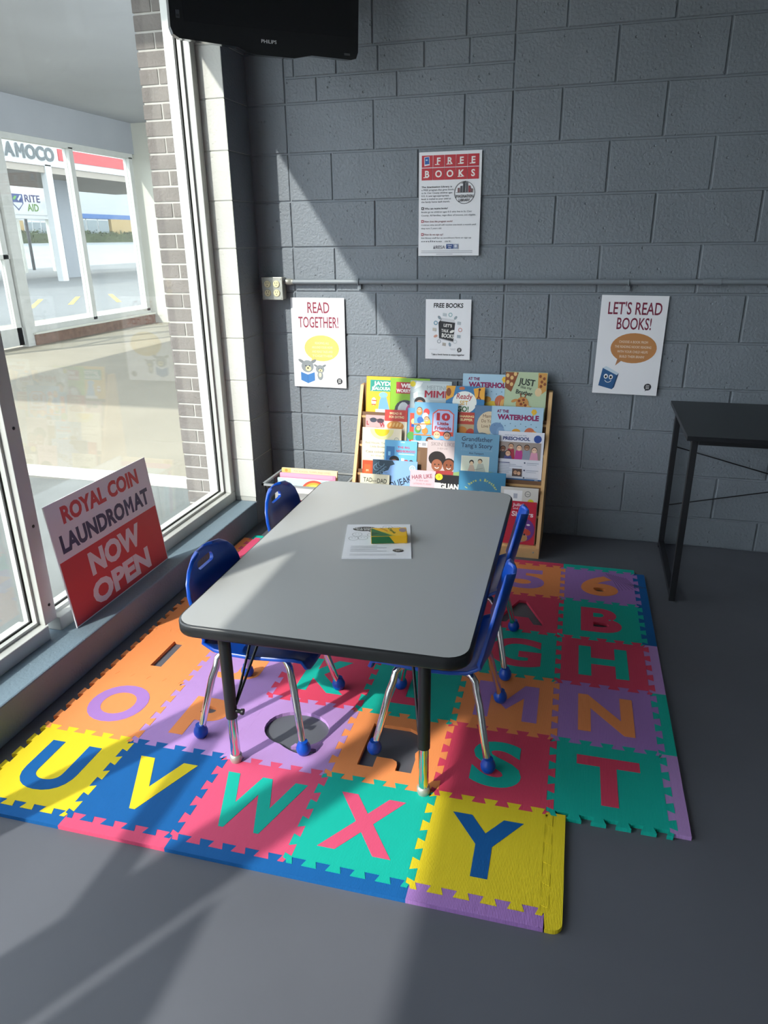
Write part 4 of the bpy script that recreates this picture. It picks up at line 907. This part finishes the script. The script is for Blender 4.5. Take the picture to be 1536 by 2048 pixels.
a = book(2, 0, -.026, .085, .589, 'c8a4a4', 'dusty pink picture book with dark sunglasses')
a.ell(.04, .115, .018, .012, '3a4050', 14).ell(.076, .112, .018, .012, '4a3440', 14).line([(.02, .12), (.095, .118)], .003, '2c2c34').text('W', .088, .082, .022, 'a83040', .04).text('L', .012, .09, .02, 'a83040', .03).ell(.06, .05, .03, .03, '8a5c50', 14); done(a)
a = book(2, .006, .073, .186, .62, 'c23c34', 'red picture book with a golden loaf of bread')
a.text('BREAD IS', .055, .148, .011, 'f0d4a4', .03, w=.06).text('FOR EATING', .06, .13, .012, 'f0d4a4', .03, w=.075).rect(0, .0, .113, .115, 'e6dcc4').ell(.055, .092, .043, .024, 'd08a3c', 18)
for k in range(4): a.ell(.03 + k * .017, .098, .005, .012, 'e8b870', 8, -.4)
done(a)
a = book(2, .006, .188, .29, .633, '5c9cc0', 'blue picture book with green and orange figures half hidden in the rack'); a.rect(.012, .02, .05, .16, 'd84c38').ell(.03, .12, .012, .014, 'f0c088').ell(.02, .05, .02, .02, '58a048').line([(.02, .1), (.05, .1)], .014, '2c4c9c'); done(a)
a = book(2, .016, .223, .434, .665, '74acd4', 'bright picture book with a big red 10 in a purple panel')
a.poly([(.09, .06), (.195, .06), (.195, .165), (.17, .185), (.115, .185), (.09, .165)], 'd8503c').poly([(.095, .08), (.19, .08), (.19, .163), (.167, .18), (.118, .18), (.095, .163)], 'b4bce0')
a.text('10', .143, .133, .036, 'bc2434', .06, w=.066).text('Little', .143, .112, .014, 'a8263c', .04, w=.055).text('Friends', .143, .088, .018, 'a8263c', .04, w=.08)
for x, y, sk, hr in ((.115, .063, 'e8b890', 'b83c34'), (.165, .06, 'c89070', '241c1c'), (.08, .03, '7c4c34', '1c1614'), (.14, .02, '8a78b0', '6c5898')): face(a, x, y, .016, sk, hr)
for x, y, c_ in ((.025, .17, 'e88838'), (.06, .17, 'd84040'), (.03, .13, '3c6cb4'), (.065, .125, 'f0c040'), (.02, .085, '58a048'), (.055, .08, 'e88838'), (.025, .045, '2c8ca0'), (.055, .15, 'f4e4cc'), (.045, .105, 'eef0e8')): a.ell(x, y, .015, .017, c_, 12)
for x, y in ((.025, .178), (.062, .135), (.024, .092)): face(a, x, y, .011, 'e0a880', '6c3c20')
a.line([(.0, .06), (.085, .06)], .005, 'e0802c').line([(.0, .11), (.085, .115)], .005, 'e0802c'); done(a)
a = book(2, 0, .427, .525, .624, 'b83c2c', 'red and yellow picture book with vegetables between two larger books'); a.text('SHARING', .048, .15, .01, 'f0dca4', .03, w=.07).text('SUPPER', .048, .133, .012, 'f0dca4', .03, w=.06).rect(0, 0, .098, .118, 'b8a078').ell(.03, .085, .024, .022, 'c87c2c').ell(.07, .075, .022, .024, 'b8422c').ell(.025, .05, .022, .018, '6c8c3c').ell(.065, .045, .02, .016, 'd8b040'); done(a)
a = book(2, .004, .513, .66, .66, '5c7c9c', 'dusk blue picture book with a large tan moon'); a.ell(.072, .12, .058, .065, 'd8c4a4', 26).text('Mama', .065, .155, .015, '7c5c44', .01, w=.05, align='C').text('Do You', .062, .132, .015, '7c5c44', .01, w=.055).text('Love Me?', .066, .108, .015, '7c5c44', .01, w=.06).poly([(0, 0), (.147, 0), (.147, .07), (.09, .085), (.04, .06), (0, .075)], '8c8c84').ell(.04, .07, .03, .014, '6c7c88', 12); done(a)
a = book(2, .012, .593, .832, .663, 'a8c8dc', 'pale blue picture book with purple letters and an elephant on the second shelf'); waterhole(a)

a = book(3, 0, -.033, .166, .535, 'ece0c4', 'cream picture book with a half sun at its top edge')
a.ell(.1, .213, .06, .05, 'ece49c', 20, 0, 180, 360).ell(.1, .213, .038, .034, 'f0d01c', 20, 0, 180, 360).text('Red House, Tree House,', .098, .14, .011, '9c9484', .01, w=.16).text('Little Brown Cup', .098, .122, .01, '9c9484', .01, w=.11).text('Casa colorada, casa', .098, .096, .011, '847c70', .01, w=.155).text('in the tree', .098, .078, .01, 'a49c8c', .0, w=.1).ring(.175, .165, .012, .002, '9a9a90', 16); done(a)
a = book(3, .008, .086, .248, .482, '4c94c8', 'bright blue picture book with a street of houses')
a.rect(0, .06, .162, .165, '6cb4e0').rect(.008, .06, .05, .135, '3c7cb4').rect(.018, .09, .03, .11, '88c8e8').text('LOLA', .09, .155, .006, 'e8f0f4', .02).text('THE BIG', .095, .128, .01, 'b83050', .03, w=.06).text('NEIGHBORHOOD', .107, .108, .012, 'c03848', .03, w=.095).line([(.07, .1), (.15, .1)], .003, 'e0ecf4').rect(0, 0, .162, .06, '7c98a8').ell(.05, .07, .025, .02, '201818').ell(.05, .05, .02, .024, 'a87050').ell(.11, .062, .012, .012, 'c04030').ell(.135, .06, .012, .014, '402c28').rect(.085, .04, .1, .08, 'e8dcc8'); done(a)
a = book(3, 0, .215, .325, .484, 'dedee2', 'white printed sheet showing above the plain brown card', cat='paper', name='printed_sheet', th=.003); a.line([(.012, .155), (.05, .155)], .003, '8c8c98'); a.rect(.055, .145, .075, .16, '9c9ca4'); done(a)
a = book(3, .0045, .244, .310, .455, '7a5c44', 'plain brown card standing in the third shelf', th=.003, cat='card', name='brown_card'); a.rect(.002, .0, .02, .12, '846648'); done(a)
a = book(3, .01, .299, .442, .496, 'c4b4b4', 'dusty pink picture book with two smiling children')
a.text('SKIN LIKE', .075, .152, .017, '9c8c8c', .01, w=.115).text('MINE', .075, .135, .009, 'a89898', .01, w=.05).ell(.05, .09, .042, .036, '201614', 20); face(a, .05, .058, .027, '9a5c40', '201614', 1.0); face(a, .108, .058, .028, '84482c', '1c1412', 1.1)
a.poly([(0, 0), (.143, 0), (.143, .03), (.11, .035), (.05, .032), (0, .025)], 'a83c3c'); done(a)
a = book(3, .015, .432, .641, .537, '6c9cb8', 'blue picture book with a white drawing of two seated figures')
a.poly([(0, 0), (.209, 0), (.209, .04), (.12, .055), (0, .03)], '8ca870').text('Grandfather', .105, .185, .021, '2c3c54', .01, w=.145).text("Tang's Story", .105, .155, .021, '2c3c54', .01, w=.148).text('A TALE TOLD WITH TANGRAMS', .105, .139, .007, '88a8c0', .01, w=.15).text('Ann Tompert', .105, .124, .009, '2c3c54', .01, w=.07)
a.rect(.035, .035, .168, .115, 'e8e4d4').rect(.038, .038, .165, .112, 'd8dcc8').ell(.085, .085, .011, .012, '241c1c').ell(.085, .08, .0085, .01, 'e4c4a0').poly([(.068, .04), (.105, .04), (.095, .072), (.076, .072)], 'd0b4a0').ell(.125, .093, .011, .011, '3c342c').ell(.124, .089, .009, .01, 'dcbc98').poly([(.105, .04), (.155, .04), (.14, .082), (.115, .08)], 'b8bcae').line([(.1, .05), (.14, .06)], .002, '8c8c80'); done(a)
a = book(3, .003, .634, .845, .554, 'dcdce4', 'white preschool flyer with a photo of smiling children', th=.0025, cat='flyer', name='preschool_flyer')
a.text('HIGH QUALITY AND FREE', .08, .218, .006, '8c98b0', .01, w=.1).text('PRESCHOOL', .085, .198, .016, '1c3470', .04, w=.125).ell(.182, .208, .018, .018, '2c4c94', 18).rect(.005, .11, .2, .19, '9a8c84')
for x, y, sk, sh in ((.025, .155, '7c5038', '3c3c44'), (.062, .168, 'c89878', 'a03040'), (.1, .162, 'e4b898', 'b83c88'), (.135, .165, '94684c', '8c94a4'), (.17, .155, 'e4bca0', 'd898b0'), (.05, .135, 'd8a888', '4c4c84')): a.poly([(x - .02, .11), (x + .02, .11), (x + .014, y - .01), (x - .014, y - .01)], sh); face(a, x, y, .0115, sk, '2c201c')
for k in range(7): a.line([(.005, .092 - k * .0075), (.06 + .03 * (k % 3), .092 - k * .0075)], .0028 if k else .004, 'a8acbc' if k else '5c6488')
for k in range(3): a.ell(.13, .095 - k * .035, .004, .004, '44506c', 10).line([(.14, .095 - k * .035), (.195, .095 - k * .035)], .003, 'a8acbc').line([(.14, .087 - k * .035), (.185, .087 - k * .035)], .003, 'b8bcc8')
a.rect(.075, .03, .118, .066, '5c4844'); face(a, .09, .048, .009, 'c89878', '241c1c'); face(a, .106, .045, .008, 'dcae8c', '3c2c24'); a.rect(.0, .0, .211, .02, '3c6898').rect(.08, .006, .14, .012, 'c8d4e4').rect(.18, .004, .196, .018, 'a8bcd4'); done(a)

a = book(4, 0, -.020, .034, .383, 'cc4c24', 'narrow orange picture book at the end of the fourth shelf'); a.rect(.01, .13, .042, .18, 'd8602c').text('IM', .026, .145, .01, 'f0c8a0', .03); done(a)
a = book(4, .005, .034, .258, .392, '86aee0', 'sky blue picture book with a dark shaggy shape and black letters')
a.poly([(0, .208), (.1, .208), (.112, .19), (.09, .182), (.08, .16), (.055, .15), (.035, .1), (0, .06)], '2c4454')
for k in range(8): a.ring(.02 + .012 * (k % 5), .12 + .01 * k, .016, .003, '6c8ca0', 12, 20 * k, 20 * k + 220)
a.text('SQUEAK!', .145, .088, .032, '1c2430', .01, w=.14, rot=.4).ring(.2, .175, .015, .004, 'f0f4f4', 18).ell(.2, .175, .008, .008, 'b0c8dc'); done(a)
a = book(4, .017, -.025, .124, .323, 'dcd8bc', 'pale cream picture book with two hand lettered names'); a.text('TAD', .04, .098, .022, '34342c', .01, w=.045).text('and', .073, .102, .008, '5c5c50', .01, w=.02).text('DAD', .112, .096, .022, '34342c', .01, w=.048).ell(.07, .04, .04, .03, '7c9c4c').ell(.05, .06, .012, .012, '8cac5c').ell(.09, .06, .012, .012, '8cac5c'); done(a)
a = book(4, .011, .226, .351, .355, 'e4bcc4', 'pale pink picture book with dark red hand lettering'); a.text('HAIR LIKE', .06, .132, .02, '84344c', .01, w=.1, rot=.12).text('MINE', .062, .118, .008, 'b88c98', .01, w=.06).text('LATASHIA M. PERRY', .062, .102, .008, 'a87c88', .0, w=.09).ell(.07, .05, .04, .035, '3c241c').ell(.07, .035, .022, .025, 'a86c4c'); done(a)
a = book(4, .0162, .349, .47, .343, '26262a', 'black picture book with white letters and a yellow sticker'); a.rect(.0, .02, .03, .12, 'd8d8d8').text('IGUANA', .08, .09, .028, 'eceae4', .05, w=.125).ell(.02, .148, .018, .016, 'e4cc28', 16).text('2', .02, .144, .01, '5c5420', .02).ell(.05, .05, .03, .02, '8cac3c'); done(a)
a = book(4, .023, .466, .686, .371, '4484a8', 'blue picture book with yellow letters in an arch'); a.arc('I have a Brother', .108, .07, .075, .013, 'd4dc6c', 155, 25, .02).ell(.115, .03, .055, .07, '8cbcd8', 24).ell(.118, .045, .03, .034, '5c4434', 18).ell(.118, .03, .024, .03, 'c89870', 16); done(a)
a = book(5, 0, .667, .84, .313, 'd8d4cc', 'white library book bag with a printed tag', cat='book bag', name='book_bag'); a.rect(.015, .2, .1, .25, 'f0f0f0').rect(.06, .212, .078, .235, 'b0b4c0').ring(.125, .235, .014, .003, '7c7c78', 16).text('TALK', .125, .232, .005, '6c6c68', .02).ell(.14, .2, .014, .012, 'e0d43c').line([(.02, .205), (.05, .205)], .003, 'a0a0a0').rect(.0, .18, .17, .195, 'e0b8a0'); done(a)
a = book(5, .012, .665, .837, .253, 'c42c44', 'red picture book with white letters and a purple haired figure'); a.text('Julie', .085, .18, .014, 'f0dce0', .02, w=.045).text('and the', .09, .165, .01, 'f0dce0', .01, w=.05).text('Sisters', .11, .132, .024, 'f0dce0', .03, w=.1).ell(.12, .07, .05, .055, '6c3c8c', 22).ell(.11, .05, .03, .04, 'a8749c', 18).ell(.1, .075, .024, .014, 'd8542c', 12, .6).ell(.135, .06, .02, .014, 'c84c3c', 12, -.5).ell(.12, .03, .02, .016, 'b88c5c', 12).ell(.1, .05, .004, .005, '201820').ell(.125, .048, .004, .005, '201820').ell(.14, .095, .008, .004, 'e8e4ec'); done(a)

# ================================================================== CLEAR BIN WITH BOOKS
bn_ = tag(empty('storage_bin', (-.28, -.255, 0)), 'clear plastic bin of books on the floor in the corner', 'bin')
M_CLEAR = mat('clear_plastic', (.93, .95, .96), .08); _q = M_CLEAR.node_tree.nodes['Principled BSDF']; _q.inputs['Transmission Weight'].default_value = 1.0; _q.inputs['IOR'].default_value = 1.08
mb = MB()
def ringbox(z0, z1, hx, hy, t):
    for a_, b_ in (((-hx, -hy), (hx, -hy + t)), ((-hx, hy - t), (hx, hy)), ((-hx, -hy), (-hx + t, hy)), ((hx - t, -hy), (hx, hy))): mb.box((a_[0], a_[1], z0), (b_[0], b_[1], z1))
ringbox(0, .278, .19, .118, .004); mb.box((-.19, -.118, 0), (.19, .118, .004)); mb.obj('tub', M_CLEAR, bn_)
mb = MB(); ringbox(.275, .284, .206, .13, .012); mb.obj('rim', mat('pale_plastic_rim', lin((150, 154, 156)), .35), bn_)
def binbook(y, x0, x1, h, cover, lab, th=.012):
    r = tag(empty('picture_book', mtx=face_mtx((-.28 + x0, -.255 + y, .006), (1, 0, 0), (0, .12, .9928))), lab, 'book', 'books in the clear bin'); w_ = x1 - x0
    t = MB(); t.box((0, 0, -.001), (w_, h, 0)); t.box((0, 0, -th), (w_, h, -th + .001)); t.box((0, 0, -th), (.002, h, 0)); t.obj('cover', mat('cover_' + cover, lin(cover), .4), r)
    MB().box((.002, .002, -th + .001), (w_ - .003, h - .003, -.001)).obj('pages', M_PAGES, r); a = Art(); a.w, a.h, a.root = w_, h, r; return a
a = binbook(.03, -.18, .12, .305, 'e6cfa8', 'tan picture book standing tallest in the clear bin'); a.rect(0, .282, .05, .304, 'dcb468').ell(.025, .293, .008, .008, 'b88c3c').text('THE SCHOOL TOWN AND CITIES', .165, .288, .009, '98907c', .0, w=.2); done(a)
a = binbook(.005, -.18, .12, .288, 'e08ca8', 'pink picture book leaning in the clear bin', .008); a.rect(.0, .268, .285, .287, 'e49cb4'); done(a)
a = binbook(-.03, -.178, .13, .272, 'c8dce0', 'pale blue picture book with a rainbow in the clear bin'); a.rect(0, .16, .3, .271, 'b8d8e4')
for k, c_ in enumerate(('d8503c', 'e8a43c', 'e8d85c', '68b070')): a.ring(.2, .19, .08 - k * .011, .011, c_, 20, 0, 180)
a.text('RAINBOW', .17, .14, .03, 'c03c34', .03, w=.2).ell(.05, .23, .02, .012, '88b4c8'); done(a)
a = binbook(-.07, -.175, .1, .24, 'e8e4da', 'white picture book at the front of the clear bin', .01); a.text('MOON', .15, .15, .03, 'b03440', .03, w=.14).rect(0, 0, .27, .1, 'd8ccb8'); done(a)
